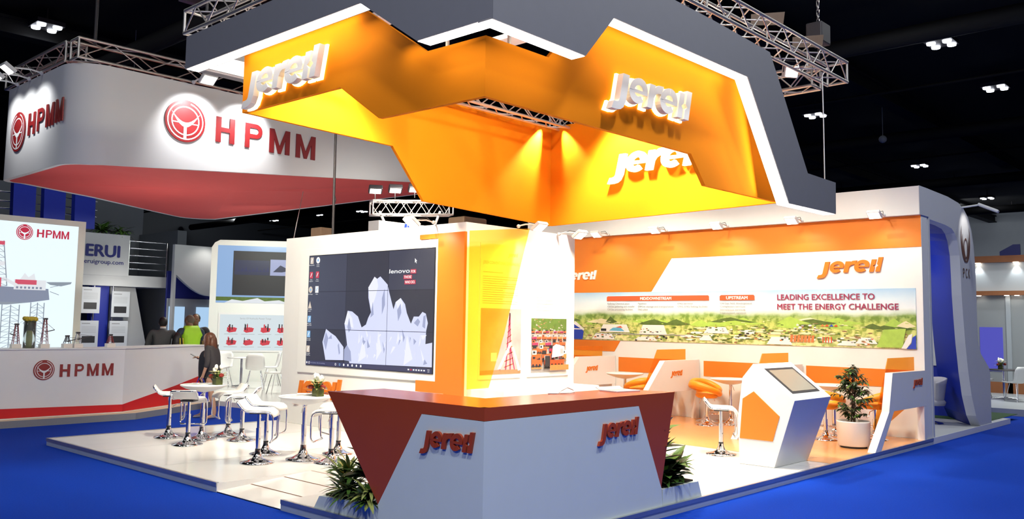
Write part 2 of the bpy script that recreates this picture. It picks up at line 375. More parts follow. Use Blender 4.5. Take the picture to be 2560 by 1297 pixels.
# the italic word mark built from strips
def arc_strip(cx, cy, ro, ri, a0, a1, n=18, sx=1.0):
    q = []
    for i in range(n):
        t0 = math.radians(a0+(a1-a0)*i/n); t1 = math.radians(a0+(a1-a0)*(i+1)/n)
        q.append([(cx+sx*ri*math.cos(t0), cy+ri*math.sin(t0)), (cx+sx*ro*math.cos(t0), cy+ro*math.sin(t0)), (cx+sx*ro*math.cos(t1), cy+ro*math.sin(t1)), (cx+sx*ri*math.cos(t1), cy+ri*math.sin(t1))])
    return q
def _e(cx, R, sx=1.06):
    q = arc_strip(cx, R, R, R*0.45, 0, 312, 24, sx)
    q.append([(cx-R*sx*0.7, R*0.80), (cx+R*sx*0.5, R*0.80), (cx+R*sx, R*0.80), (cx+R*sx, R*1.02), (cx-R*sx*0.7, R*1.10)])
    return q
LOGO = [
    [[(5, 53), (5, -2), (25, -2), (25, 53)], [(5, -2), (3, -7), (20, -17), (25, -2)], [(3, -7), (-3, -9), (1, -25), (12, -23), (20, -17)], [(-3, -9), (-11, -9), (-15, -25), (1, -25)]],
    _e(59, 27.5),
    [[(92, 0), (111, 0), (111, 52), (92, 52)], [(111, 24), (115, 32), (113, 49), (111, 45)], [(115, 32), (121, 36), (121, 54), (113, 49)], [(121, 36), (134, 37), (138, 55), (121, 54)]],
    _e(162, 28.5),
    [[(197, 0), (215, 0), (215, 21), (208, 28), (215, 35), (215, 57), (197, 57)], [(222, 0), (240, 0), (240, 66), (222, 66), (222, 35), (229, 28), (222, 21)]],
]
SLANT = 0.22
def logo_parts(fr, a, b, width, depth, mats, parent, slope=0.0, name='letter', glow=None, c0=0.0, vs=1.0):
    """five letters, each a mesh; a = left end, b = baseline, vs = height factor; slope raises the line to the right"""
    lo, hi = -17.0, 240+66*SLANT; k = width/(hi-lo)
    for L in LOGO:
        mb = MB(); gb = MB()
        for ip, poly in enumerate(L):
            pts = []; dc = 0.0003*(ip % 7)
            for x, y in poly:
                X = (x+SLANT*y-lo)*k; pts.append((a+X, b+y*k*1.06*vs+slope*X))
            if depth > 0:
                slab(mb, fr, pts, c0, c0+depth+dc)
                if glow:
                    cx = sum(p[0] for p in pts)/len(pts); cy = sum(p[1] for p in pts)/len(pts)
                    g = []
                    for x, y in pts:
                        dx, dy = x-cx, y-cy; l = math.hypot(dx, dy) or 1; g.append((x+dx/l*glow, y+dy/l*glow))
                    slab(gb, fr, g, c0-0.045, c0-0.02+dc)
            else: mb.poly(fr.ps(pts, c0), 0)
        o = mb.build(name, mats[0], parent, recalc=depth > 0)
        if glow: g = gb.build('halo_light', mats[1], parent)
def logo_flat(mb, fr, a, b, width, c, mi, slope=0.0):
    lo, hi = -17.0, 240+66*SLANT; k = width/(hi-lo)
    for L in LOGO:
        for ip, poly in enumerate(L):
            mb.poly(fr.ps([(a+(x+SLANT*y-lo)*k, b+y*k*1.06+slope*(x+SLANT*y-lo)*k) for x, y in poly], c+0.0003*(ip % 7)), mi)

def emblem(mb, fr, a, b, r, c, mi, mw, depth=0.0):
    """round emblem: ring, disc with a lens and a Y cut in white"""
    def ring(ro, ri, m, cc, a0=0, a1=360):
        for q in arc_strip(a, b, ro, ri, a0, a1, 28): mb.poly(fr.ps(q, cc), m)
    if depth: slab(mb, fr, [(a+r*math.cos(2*PI*i/40), b+r*math.sin(2*PI*i/40)) for i in range(40)], c, c+depth, mi); c = c+depth+0.003
    else: ring(r, 0.0, mi, c); c += 0.003
    ring(r*0.90, r*0.84, mw, c, 105, 435)
    ring(r*0.70, r*0.64, mw, c+0.0005)
    up = [(a-r*0.75, b+r*0.42)]+[(a+r*(-0.62+1.24*i/10), b+r*(0.30-0.38*math.sin(PI*i/10))) for i in range(11)]+[(a+r*0.75, b+r*0.42)]
    lo = [(a+r*(0.55-1.1*i/10), b+r*(0.10-0.36*math.sin(PI*i/10))) for i in range(11)]
    for i in range(10):
        t0, t1 = i/10, (i+1)/10
        f = lambda t, k: (a+r*(-0.72+1.44*t), b+r*(0.42-(0.50+k)*math.sin(PI*t)))
        mb.poly(fr.ps([f(t0, 0.22), f(t1, 0.22), f(t1, 0.0), f(t0, 0.0)], c+0.001), mw)
    rect(mb, fr, a-r*0.075, a+r*0.075, b-r*0.86, b-r*0.2, c+0.003, mw)
    rect(mb, fr, a-r*0.68, a+r*0.68, b-r*0.13, b-r*0.08, c+0.002, mw)
    return mb

# ================================================================== THE HALL
struct('floor', MB().box(-30, 82, -30, 82, -0.1, 0.0), 'carpet', label='royal blue carpet of the exhibition hall', cat='floor')
mb = MB().box(-30, 82, -30, 82, 11.6, 11.8)
struct('ceiling', mb, 'ceil', label='black open ceiling of the hall', cat='ceiling')
struct('wall_right', MB().box(80, 80.4, -30, 82, 0, 11.6), 'hall', label='grey end wall of the hall far on the right', cat='wall')
struct('wall_back', MB().box(-30, 80, 80, 80.4, 0, 11.6), 'dgrey', label='dark end wall of the hall far on the left', cat='wall')
struct('wall_left', MB().box(-30.4, -30, -30, 80, 0, 11.6), 'hall', label='hall wall behind the camera on the left', cat='wall')
struct('wall_front', MB().box(-30, 80, -30.4, -30, 0, 11.6), 'hall', label='hall wall behind the camera', cat='wall')
fr = FX(79.95, 0); mb = MB()
slab(mb, fr, [(-19.05, 5.9), (-18.25, 5.9), (-18.25, 8.85), (-18.75, 8.85), (-19.75, 8.30), (-19.75, 7.72), (-19.05, 7.98)], 0, 0.03)
for q in arc_strip(-16.6, 7.37, 1.5, 0.85, 0, 360, 28, 0.78): slab(mb, fr, q, 0, 0.03)
tag(mb.build('hall_number', 'navy'), 'big dark blue number 10 on the far grey hall wall', 'number')
# steel beams and ducts under the ceiling
for i, y in enumerate((2.0, 12.6, 20.2, 30.5, 42.0)):
    struct('trim_%d' % (i+1), MB().box(-5, 80, y-0.18, y+0.18, 10.75, 11.25).box(-5, 80, y-0.3, y+0.3, 11.2, 11.28).box(-5, 80, y-0.3, y+0.3, 10.72, 10.79), 'duct', label=None)
for i, x in enumerate((12, 26, 40, 54, 68)):
    struct('trim_%d' % (i+11), MB().tube([(x, -10, 10.3), (x, 78, 10.3)], 0.28, 12), 'duct')
for i, x in enumerate((19, 33, 47)):
    struct('trim_%d' % (i+21), MB().tube([(x, -10, 10.6), (x, 78, 10.6)], 0.06, 6), 'duct')
# high-bay light clusters
def ceiling_light():
    t = thing('ceiling_light', 'ceiling light', 'ceiling light', (0, 0, 0), world=False)
    MB().box(-0.42, 0.42, -0.42, 0.42, 0.02, 0.16).tube([(0, 0, 0.16), (0, 0, 0.9)], 0.03, 6).build('housing', 'dark', t)
    for sx in (-1, 1):
        for sy in (-1, 1):
            MB().lathe([(0.14, 0.02), (0.13, -0.04), (0.0, -0.06)], (sx*0.24, sy*0.24, 0), 12).build('lens', 'bay', t)
    return t
CL = [((10.0, 29.6), 'four-lamp ceiling light above the white hanging banner on the left'),
      ((29.6, 8.8), 'largest four-lamp ceiling light, upper right beside the hoist chain'),
      ((36.4, 8.95), 'four-lamp ceiling light at the far right edge, second largest'),
      ((36.4, 16.0), 'four-lamp ceiling light just right of the thin hanging cable'),
      ((43.6, 16.2), 'four-lamp ceiling light, third in the diagonal row on the right'),
      ((51.4, 16.6), 'four-lamp ceiling light, fourth in the diagonal row on the right'),
      ((59.0, 17.0), 'small four-lamp ceiling light above the white top beam of the back wall'),
      ((58.6, 24.0), 'small four-lamp ceiling light peeking out behind the grey fascia end'),
      ((66.9, 17.2), 'tiny four-lamp ceiling light over the curved white arch stand'),
      ((74.2, 17.4), 'tiniest four-lamp ceiling light near the far right wall'),
      ((44.7, 71.6), 'faint ceiling light left of the black hanging pole'),
      ((44.6, 64.5), 'faint ceiling light above the brown box on the video wall'),
      ((45.5, 59.4), 'faint ceiling light beside the white lighting truss')]
proto = ceiling_light()
for i, ((x, y), lab) in enumerate(CL):
    o = proto if i == 0 else dup(proto, (x, y, 10.98), 0)
    o.location = (x, y, 10.98); o['label'] = lab; o['group'] = 'high-bay ceiling lights'
for i, (x, y, z, lab) in enumerate(((27.5, 14.5, 8.9, 'small grey loudspeaker under the dark ceiling right of the truss end'), (36.5, 13.2, 9.6, 'little round grey sensor under the dark ceiling, right of the loudspeaker'),
                                    (11.5, 23.0, 10.6, 'long pale emergency lamp under the ceiling at top left'), (12.8, 29.5, 10.0, 'round grey sensor behind the corner of the left truss'))):
    m_ = MB()
    if i in (0, 2): m_.box(x-0.35, x+0.35, y-0.1, y+0.1, z, z+0.16).tube([(x, y, z+0.1), (x, y, 11.6)], 0.015, 5)
    else: m_.ball((x, y, z), 0.16, 10, 6).tube([(x, y, z+0.1), (x, y, 11.6)], 0.012, 5)
    tag(m_.build('ceiling_fixture', 'hall'), lab, 'ceiling fixture')

# ================================================================== STAND PLATFORM
PZ = 0.1
X0, Y0 = 4.97, 4.86
t = thing('raised_platform', 'low white platform that carries the orange and white stand', 'platform', (X0, Y0, 0))
pl = [(X0, Y0), (15.36, Y0), (15.36, 13.65), (X0, 13.65), (X0, 8.85), (6.15, 8.85), (6.15, 7.62), (X0, 7.62)]
MB().prism([(x, y, 0.0) for x, y in pl], (0, 0, PZ-0.002)).build('deck', 'tile', t)
MB().prism([(X0, 7.62, 0.0), (X0, 8.85, 0.0), (X0, 8.85, 0.008), (X0, 7.62, 0.008)], (0, 0, 0)).build('ramp_toe', 'trim', t)
mb = MB(); mb.add([(X0, 7.62, 0), (X0, 8.85, 0), (6.15, 8.85, 0), (6.15, 7.62, 0), (X0, 7.62, 0.012), (X0, 8.85, 0.012), (6.15, 8.85, PZ), (6.15, 7.62, PZ)],
                  [(0, 1, 2, 3), (4, 7, 6, 5), (0, 4, 5, 1), (1, 5, 6, 2), (2, 6, 7, 3), (3, 7, 4, 0)])
mb.build('ramp', 'tile', t)
for k, x in enumerate((5.36, 5.78)):
    z = 0.012+(x-X0)/(6.15-X0)*(PZ-0.012)+0.0015
    MB().poly([(x, 7.63, z), (x+0.018, 7.63, z+0.0013), (x+0.018, 8.84, z+0.0013), (x, 8.84, z)]).build('ramp_joint', 'groove', t)
mb = MB().poly([(6.15, 7.62, PZ+0.001), (6.168, 7.62, PZ+0.001), (6.168, 8.85, PZ+0.001), (6.15, 8.85, PZ+0.001)]); mb.build('ramp_joint', 'groove', t)
mb = MB().poly([(11.42, Y0+0.03, PZ-0.0005), (15.06, Y0+0.03, PZ-0.0005), (15.06, 13.3, PZ-0.0005), (11.62, 13.3, PZ-0.0005), (11.55, 7.5, PZ-0.0005)])
tag(mb.build('floor_inlay', 'ofloor', t), 'glossy orange floor area')
mb = MB()
for x in (6.97, 8.97, 10.97): mb.box(x-0.002, x+0.002, 8.9 if x < 8 else 4.9, 13.6, PZ-0.002, PZ-0.001)
for y in (10.3, 12.0): mb.box(5.0, 8.6, y-0.002, y+0.002, PZ-0.002, PZ-0.001)
mb.build('panel_seams', 'greyp', t)
mb = MB(); e = 0.012
for (xa, ya), (xb, yb) in (((X0, Y0), (15.36, Y0)), ((X0, Y0), (X0, 7.62)), ((X0, 8.85), (X0, 13.65)), ((X0, 13.65), (8.6, 13.65))):
    if ya == yb: s_ = -1 if ya < 6 else 1; mb.box(xa-e, xb, min(ya, ya+s_*e), max(ya, ya+s_*e), 0.062, PZ+0.004).box(xa, xb, min(ya, ya-s_*0.02), max(ya, ya-s_*0.02), PZ, PZ+0.004)
    else: mb.box(xa-e, xa, ya, yb, 0.062, PZ+0.004).box(xa, xa+0.02, ya, yb, PZ, PZ+0.004)
mb.build('edge_trim', 'trim', t)
mb = MB().box(X0-0.006, X0, Y0, 7.62, 0, 0.062).box(X0-0.006, X0, 8.85, 13.65, 0, 0.062).box(X0, 15.36, Y0-0.006, Y0, 0, 0.062)
mb.build('skirt', 'skirt', t)

# ================================================================== RECEPTION COUNTER
t = thing('reception_counter', 'angled reception counter with orange top and white front at the platform corner', 'counter', (4.98, 4.88, PZ))
top = [(5.03, 4.93), (7.66, 4.93), (7.60, 5.50), (5.62, 5.50), (5.62, 6.90), (5.03, 6.90)]
MB().prism([(x, y, 1.09) for x, y in top], (0, 0, 0.10)).build('counter_top', 'corange', t)
mb = MB().prism([(4.982, 4.883, 1.088), (4.982, 4.883, 1.19), (4.982, 6.94, 1.19), (4.982, 6.15, 0.268), (4.982, 5.608, 1.088)], (0.048, 0, 0))
mb.prism([(5.03, 6.90, 1.09), (5.03, 6.17, 0.26), (5.03, 5.60, 0.26), (5.03, 5.60, 1.09)], (0.5, 0, 0))
tag(mb.build('wedge_panel', 'corange', t), 'left orange wedge')
mb = MB().prism([(4.983, 4.882, 1.088), (7.068, 4.882, 1.088), (7.455, 4.882, 0.272), (7.70, 4.882, 1.19), (4.983, 4.882, 1.19)], (0, 0.048, 0))
mb.prism([(7.64, 4.93, 1.09), (7.44, 4.93, 0.27), (7.05, 4.93, 0.27), (7.05, 4.93, 1.09)], (0, 0.5, 0))
tag(mb.build('wedge_panel', 'corange', t), 'right orange wedge')
mb = MB().prism([(4.98, 4.882, PZ), (4.98, 4.882, 1.085), (4.98, 5.61, 1.085), (4.98, 6.15, 0.27), (4.98, 6.15, PZ)], (0.06, 0, 0))
mb.prism([(4.982, 4.88, PZ), (7.48, 4.88, PZ), (7.46, 4.88, 0.27), (7.07, 4.88, 1.085), (4.982, 4.88, 1.085)], (0, 0.06, 0))
mb.box(5.02, 5.5, 5.42, 6.1, PZ, 0.26).box(5.05, 7.0, 4.94, 5.42, PZ, 1.09)
mb.build('front_panel', 'cwhite', t)
lg = thing('logo_sign', None, None); del_ = None
def sub_empty(name, parent):
    o = bpy.data.objects.new(name, None); COL.objects.link(o); o.parent = parent; o.empty_display_size = 0.1
    if parent.name in WORG: WORG[o.name] = WORG[parent.name]
    return o
bpy.data.objects.remove(lg); WORG.pop('logo_sign', None)
lg = sub_empty('logo_sign', t); logo_parts(FX(4.98, 0), -5.60, 0.83, 0.63, 0.022, ['letter'], lg)
lg = sub_empty('logo_sign', t); logo_parts(FY(4.88, 0), 6.43, 0.83, 0.62, 0.022, ['letter'], lg)

# planters beside the counter and their plants
tg = thing('planter_box', 'low white planter box at the left foot of the reception counter', 'planter', (4.98, 6.16, PZ))
MB().prism([(4.985, 6.16, PZ), (4.985, 7.10, PZ), (4.985, 7.02, 0.22), (4.985, 6.16, 0.26)], (0.62, 0, 0)).build('box', 'cwhite', tg)
MB().box(5.03, 5.56, 6.19, 6.98, 0.215, 0.245).build('soil', 'soil', tg)
tg = thing('planter_box', 'low white planter box at the right foot of the reception counter', 'planter', (7.47, 4.885, PZ))
MB().prism([(7.49, 4.885, PZ), (8.22, 4.885, PZ), (8.15, 4.885, 0.26), (7.49, 4.885, 0.26)], (0, 0.62, 0)).build('box', 'cwhite', tg)
MB().box(7.53, 8.12, 4.93, 5.46, 0.25, 0.275).build('soil', 'soil', tg)

def bush(name, label, loc, nleaf, L, W, mats, spread=0.9, h=0.2, droop=0.5, group=None, seed=1, cat='plant'):
    R = random.Random(seed); t = thing(name, label, cat, loc, world=False, group=group)
    st = MB(); fo = MB(); tips = []
    for k in range(max(3, nleaf//9)):
        a = R.uniform(0, 2*PI); r = R.uniform(0, 0.4)*spread*L; p = V((r*math.cos(a)*0.6, r*math.sin(a)*0.6, h*R.uniform(0.35, 1.0)))
        st.tube([(0, 0, -0.04), (p.x*0.6, p.y*0.6, p.z*0.5), p], 0.006, 5); tips.append(p)
    for i in range(nleaf):
        p = R.choice(tips); a = R.uniform(0, 2*PI); el = R.uniform(0.15, 1.1)
        d = V((math.cos(a)*math.cos(el)*spread, math.sin(a)*math.cos(el)*spread, math.sin(el)))
        fo.leaf(p+V((0, 0, R.uniform(-0.08, 0.03))), d, L*R.uniform(0.7, 1.15), W*R.uniform(0.8, 1.2), droop*R.uniform(0.6, 1.4), 0.25, 4, R.choice(range(len(mats))))
    st.build('stem', 'bark', t); fo.build('foliage', mats, t, recalc=False)
    return t
bush('leafy_plant', 'broad-leaved green plant against the left orange wedge of the counter', (5.28, 6.50, 0.24), 56, 0.38, 0.14, ['leaf', 'leaf', 'leafd'], 0.8, 0.30, 0.35, seed=3)
bush('variegated_plant', 'yellow-green spiky plant at the left end of the left planter', (5.20, 6.93, 0.25), 90, 0.24, 0.042, ['leafv', 'leafv', 'leaf'], 1.0, 0.20, 0.5, seed=5)
bush('variegated_plant', 'striped spiky plant in the middle front of the left planter', (5.07, 6.70, 0.23), 80, 0.23, 0.042, ['leafv', 'leaf', 'leafd'], 1.1, 0.10, 0.7, seed=6)
bush('variegated_plant', 'striped spiky plant at the tip of the left orange wedge', (5.04, 6.34, 0.25), 80, 0.23, 0.042, ['leafv', 'leaf', 'leafd'], 1.1, 0.09, 0.7, seed=8)
bush('leafy_plant', 'tall broad-leaved plant in the right planter beside the orange wedge', (7.70, 5.12, 0.27), 60, 0.30, 0.12, ['leaf', 'leaf', 'leafd'], 0.75, 0.46, 0.3, seed=11)
bush('leafy_plant', 'lower broad-leaved plant at the right end of the right planter', (7.96, 5.08, 0.27), 80, 0.27, 0.11, ['leaf', 'leafd', 'leaf'], 1.0, 0.16, 0.5, seed=12)
bush('leafy_plant', 'dark green plant at the front of the right planter', (7.72, 5.0, 0.27), 64, 0.24, 0.08, ['leafd', 'leaf', 'leafd'], 1.0, 0.08, 0.6, seed=13)

# things on the counter
t = thing('laptop', 'thin open laptop lying near the right end of the reception counter', 'laptop', (7.32, 5.28, 1.19), math.radians(-8), world=False)
MB().box(-0.17, 0.17, -0.12, 0.12, 0.0, 0.014).build('base', 'white', t, bevel=0.003)
MB().box(-0.155, 0.155, -0.06, 0.10, 0.0142, 0.0152).build('keyboard', 'greyp', t)
MB().prism([(-0.17, 0.12, 0.012), (-0.17, 0.128, 0.012), (-0.17, 0.175, 0.030), (-0.17, 0.170, 0.036)], (0.34, 0, 0)).build('hinge_lid', 'lampw', t)
mb = MB().tube([(6.55, 5.42, 1.197), (6.62, 5.36, 1.197), (6.74, 5.40, 1.20), (6.80, 5.46, 1.215), (6.72, 5.47, 1.24), (6.60, 5.45, 1.215), (6.50, 5.40, 1.197), (6.42, 5.46, 1.197)], 0.006, 6)
tag(mb.build('cable', 'lampw'), 'white cable curled on the reception counter', 'cable')

# ================================================================== VIDEO TOWER
TX, TY = 8.70, 8.95
t = thing('video_tower', 'tall white booth wall that carries the video wall and posters', 'wall unit', (TX, TY, PZ))
MB().box(TX, 11.15, TY, 13.48, PZ, 3.27).build('wall_body', 'whitem', t)
fr = FX(TX, 0)
mb = MB(); slab(mb, fr, [(-9.9, 0.84), (-9.9, 1.0), (-9.48, 1.0), (-9.48, 3.06), (-9.88, 3.06), (-9.88, 3.13), (-8.93, 3.13), (-8.93, 0.12), (-9.3, 0.12), (-9.3, 0.84)], 0.0, 0.05)
mb.build('orange_frame', 'tframe', t)
mb = MB(); slab(mb, fr, [(-12.98, 0.97), (-9.48, 0.99), (-9.48, 3.06), (-12.98, 3.05)], 0.0, 0.03)
mb.build('screen_surround', 'white', t, bevel=0.006)
M['letter2'] = mat('wall_letter_orange', (0.74, 0.185, 0.010), 0.45, noise=0.03)
lg = sub_empty('logo_sign', t); logo_parts(fr, -13.05, 0.56, 1.32, 0.03, ['letter2'], lg)
mb = MB().box(8.78, 10.9, 8.25, 8.95, PZ, 0.93)
tag(mb.build('side_cabinet', 'white'), 'low white side cabinet below the two posters', 'cabinet')

# the 3 x 3 video wall
t = thing('video_wall', 'big video wall showing white crystals on a dark desktop', 'screen', (TX-0.03, 11.2, 1.1))
fr = FX(8.66, 12.78)
MB().box(8.660, 8.672, 9.54, 12.71, 1.10, 2.935).build('housing', 'black', t)
sc = Fr((8.662, 12.78, 0), (0, -1, 0)); mb = MB()
PAL = ['scr', 'scr2', 'scrline', 'cryst', 'cryst2', 'cryst3', 'scrw', 'scrred', 'scrcyan', 'scrtan', 'scrtask']
gx = [0.085, 1.131, 2.19, 3.23]; gz = [1.11, 1.70, 2.32, 2.925]
for i in range(3):
    for j in range(3): rect(mb, sc, gx[i]+0.004, gx[i+1]-0.004, gz[j]+0.004, gz[j+1]-0.004, 0.006, 1 if (i+j) % 3 == 1 or (j == 2 and i != 1) else 0)
rect(mb, sc, gx[0]-0.01, gx[3]+0.01, gz[0]-0.005, gz[3]+0.005, 0.005, 2)
main = [(1.278, 1.176), (1.157, 1.659), (1.119, 1.797), (1.196, 2.007), (1.31, 1.995), (1.464, 1.916), (1.565, 1.746), (1.672, 1.793), (1.722, 1.895), (1.79, 1.985), (1.714, 2.211), (1.706, 2.37), (1.854, 2.537), (1.916, 2.502), (1.996, 2.538), (2.177, 2.407), (2.217, 2.296), (2.331, 2.031), (2.378, 2.14), (2.493, 2.201), (2.597, 2.107), (2.642, 1.977), (2.741, 1.817), (2.802, 1.925), (2.915, 1.925), (2.992, 1.994), (3.066, 1.969), (3.116, 1.832), (3.082, 1.716), (3.073, 1.527), (3.219, 1.552), (3.223, 1.199)]
mb.poly(sc.ps(main, 0.008), 3)
mb.poly(sc.ps([(0.634, 1.205), (0.536, 1.493), (0.625, 1.708), (0.748, 1.651), (0.889, 1.596), (1.112, 1.427), (1.116, 1.219)], 0.008), 3)
mb.poly(sc.ps([(1.123, 1.22), (1.122, 1.381), (1.205, 1.464), (1.305, 1.364), (1.332, 1.205)], 0.009), 4)
for q in ([(1.706, 2.37), (1.854, 2.537), (1.916, 2.502), (1.95, 2.389), (1.887, 2.21), (1.788, 2.03)], [(1.119, 1.797), (1.196, 2.007), (1.316, 1.892), (1.361, 1.732)], [(2.378, 2.14), (2.493, 2.201), (2.547, 2.118), (2.487, 1.944)], [(1.5, 1.2), (1.62, 1.6), (1.7, 1.3)], [(2.6, 1.2), (2.66, 1.65), (2.8, 1.3)], [(1.95, 1.25), (1.98, 1.7), (2.08, 1.4)]):
    mb.poly(sc.ps(q, 0.010), 5)
for q in ([(2.81, 1.83), (2.9, 1.9), (2.95, 1.85), (2.9, 1.78)], [(3.0, 1.78), (3.02, 1.93), (3.07, 1.95), (3.06, 1.75)], [(0.57, 1.50), (0.63, 1.66), (0.70, 1.56), (0.64, 1.36)], [(0.70, 1.55), (0.78, 1.62), (0.80, 1.55)], [(0.96, 1.45), (0.99, 1.49), (1.03, 1.33), (1.0, 1.3)], [(2.05, 2.2), (2.11, 2.35), (2.13, 2.1), (2.06, 1.95)], [(2.42, 2.02), (2.5, 2.12), (2.52, 1.98), (2.45, 1.85)], [(1.78, 1.9), (1.83, 2.15), (1.86, 1.95)], [(1.2, 1.75), (1.24, 1.9), (1.3, 1.72), (1.24, 1.66)]):
    mb.poly(sc.ps(q, 0.011), 4)
rect(mb, sc, 0.085, 3.225, 1.11, 1.178, 0.012, 10)
for i in range(30):
    a = random.Random(i); x = a.uniform(1.3, 3.1); z = a.uniform(1.22, 1.6); mb.poly(sc.ps([(x, z), (x+a.uniform(-.06, .06), z+a.uniform(.06, .2)), (x+a.uniform(.02, .09), z+a.uniform(.02, .1))], 0.0105), 5 if i % 3 else 4)
rect(mb, sc, 1.127, 1.135, 1.18, 1.42, 0.0125, 2); rect(mb, sc, 2.186, 2.194, 1.18, 2.4, 0.0125, 2)
rect(mb, sc, 1.13, 3.08, 1.696, 1.704, 0.0125, 2); rect(mb, sc, 1.71, 2.2, 2.316, 2.324, 0.0125, 2)
# desktop icons and the task bar
for i, (x, z, m_) in enumerate(((0.166, 2.847, 9), (0.341, 2.848, 6), (0.16, 2.602, 7), (0.335, 2.605, 7), (0.154, 2.358, 9), (0.333, 2.36, 6), (0.148, 2.106, 9), (0.146, 1.866, 8), (0.141, 1.616, 8), (0.14, 1.369, 9))):
    if i == 6: mb.poly(sc.ps([(x-0.05, z-0.06), (x+0.05, z-0.06), (x, z+0.06)], 0.0125), m_)
    elif i in (1, 4):
        for q in arc_strip(x, z, 0.055, 0.0, 0, 360, 14): mb.poly(sc.ps(q, 0.0125), m_)
        for q in arc_strip(x, z, 0.022, 0.0, 0, 360, 10): mb.poly(sc.ps(q, 0.0132), 8)
    else:
        rect(mb, sc, x-0.045, x+0.045, z-0.055, z+0.055, 0.0125, m_)
        mb.poly(sc.ps([(x-0.028, z-0.03), (x-0.012, z-0.03), (x+0.026, z+0.032), (x+0.01, z+0.036)], 0.0132), 6 if m_ != 6 else 8)
for s_, x, z in (('Recycle Bin', 0.166, 2.762), ('Google', 0.341, 2.765), ('Chrome', 0.341, 2.738), ('Adobe', 0.16, 2.517), ('Reader X', 0.16, 2.49), ('Avira', 0.335, 2.52), ('Connect', 0.335, 2.493), ('DVD Player', 0.154, 2.273), ('video', 0.333, 2.275), ('VLC media', 0.148, 2.02), ('player', 0.148, 1.992), ('Microsoft', 0.146, 1.782), ('Excel 2010', 0.146, 1.755), ('Microsoft', 0.141, 1.533), ('Word 2010', 0.141, 1.506), ('Microsoft', 0.14, 1.287), ('PowerPoi...', 0.14, 1.26)):
    wd = 0.013*len(s_); text(mb, s_, sc, x-wd/2, z, 0.017, 0.0125, width=wd, mi=6)
text(mb, 'lenovo', sc, 2.211, 2.578, 0.062, 0.0125, width=0.475, bold=0.025, shear=0.12, mi=6); text(mb, '.', sc, 2.69, 2.578, 0.05, 0.0125, mi=6)
for x0, x1, z0, z1, s_ in ((2.709, 2.835, 2.562, 2.628, 'FOR'), (2.55, 2.745, 2.482, 2.545, 'THOSE'), (2.575, 2.828, 2.404, 2.468, 'WHO DO.')):
    rect(mb, sc, x0, x1, z0, z1, 0.0125, 7); text(mb, s_, sc, x0+0.014, z0+0.014, 0.038, 0.0135, width=x1-x0-0.028, bold=0.02, mi=6)
mb.poly(sc.ps([(2.80, 2.79), (2.80, 2.72), (2.818, 2.736), (2.832, 2.71), (2.842, 2.716), (2.83, 2.742), (2.85, 2.748)], 0.0125), 6)
rect(mb, sc, 0.105, 0.135, 1.13, 1.16, 0.0135, 6)
for q in arc_strip(0.185, 1.145, 0.02, 0.013, 0, 360, 12): mb.poly(sc.ps(q, 0.0135), 6)
text(mb, "I'm Cortana. Ask me anything.", sc, 0.23, 1.138, 0.018, 0.0135, width=0.40, mi=4)
for k, x in enumerate((0.92, 1.03, 1.14, 1.25, 1.36, 1.47, 1.58)):
    for q in arc_strip(x, 1.145, 0.02, 0.012 if k < 2 else 0, 0, 360, 6 if k % 2 else 12): mb.poly(sc.ps(q, 0.0135), 6 if k != 1 else 8)
for k in range(7): rect(mb, sc, 2.70+k*0.058, 2.735+k*0.058, 1.135, 1.155, 0.0135, 7 if k == 1 else 6)
text(mb, '10:04', sc, 3.135, 1.15, 0.016, 0.0135, mi=6); text(mb, '27/9', sc, 3.14, 1.122, 0.016, 0.0135, mi=6)
mb.build('display', PAL, t, recalc=False)

# posters on the side of the tower
fr = FY(TY, 0)
M['ptext'] = mat('print_pale_text', (0.56, 0.52, 0.46), 0.5, noise=0.05)
M['pcloud'] = mat('print_cloud', (0.42, 0.38, 0.37), 0.5, noise=0.5, nscale=3)
PM = ['pwhite', 'pgrey', 'pcloud', 'pbrown', 'pgreen', 'pred', 'pblack', 'pmaroon', 'porange', 'ptext']
t = tag(MB().box(8.98, 9.88, 8.93, 8.95, 1.05, 3.0).build('poster', 'pwhite'), 'drilling rig poster half behind the amber acrylic sheet', 'poster')
WORG[t.name] = t.location.copy(); f = FY(8.93, 0); mb = MB()
rect(mb, f, 9.0, 9.86, 1.11, 2.06, 0.003, 2)
for a, b, c_, d_ in ((0.52, 1.14, 0.60, 2.0), (0.62, 1.14, 0.60, 2.0), (0.38, 1.14, 0.58, 1.5), (0.72, 1.14, 0.62, 1.5)): mb.poly(f.ps([(9+a, b), (9+a+0.025, b), (9+c_+0.02, d_), (9+c_, d_)], 0.005), 7)
for k in range(9): z = 1.2+k*0.085; h_ = 0.10*(1-k/9.5); mb.poly(f.ps([(9.6-h_, z), (9.6+h_, z+0.05), (9.6+h_, z+0.062), (9.6-h_, z+0.012)], 0.005), 5)
rect(mb, f, 9.22, 9.34, 1.30, 1.42, 0.005, 0); rect(mb, f, 9.0, 9.86, 1.11, 1.17, 0.0055, 3)
mb.poly(f.ps([(9.36, 1.18), (9.42, 1.18), (9.66, 1.55), (9.62, 1.57)], 0.006), 0); mb.poly(f.ps([(9.66, 1.5), (9.70, 1.5), (9.86, 1.16), (9.80, 1.15)], 0.006), 0)
logo_flat(mb, f, 9.55, 2.83, 0.22, 0.003, 9)
text(mb, 'JEREH CONVENTIONAL DRILLING RIG', f, 9.03, 2.70, 0.045, 0.003, width=0.78, mi=9)
for k in range(15):
    if k not in (1,): rect(mb, f, 9.03, 9.03+(0.76 if k % 4 else 0.42), 2.58-k*0.032, 2.588-k*0.032, 0.003, 9)
mb.build('print', PM, t, recalc=False)
t = tag(MB().box(10.02, 11.0, 8.93, 8.95, 1.05, 3.0).build('poster', 'pwhite'), 'poster of red drilling trucks on the white tower corner', 'poster')
WORG[t.name] = t.location.copy(); mb = MB()
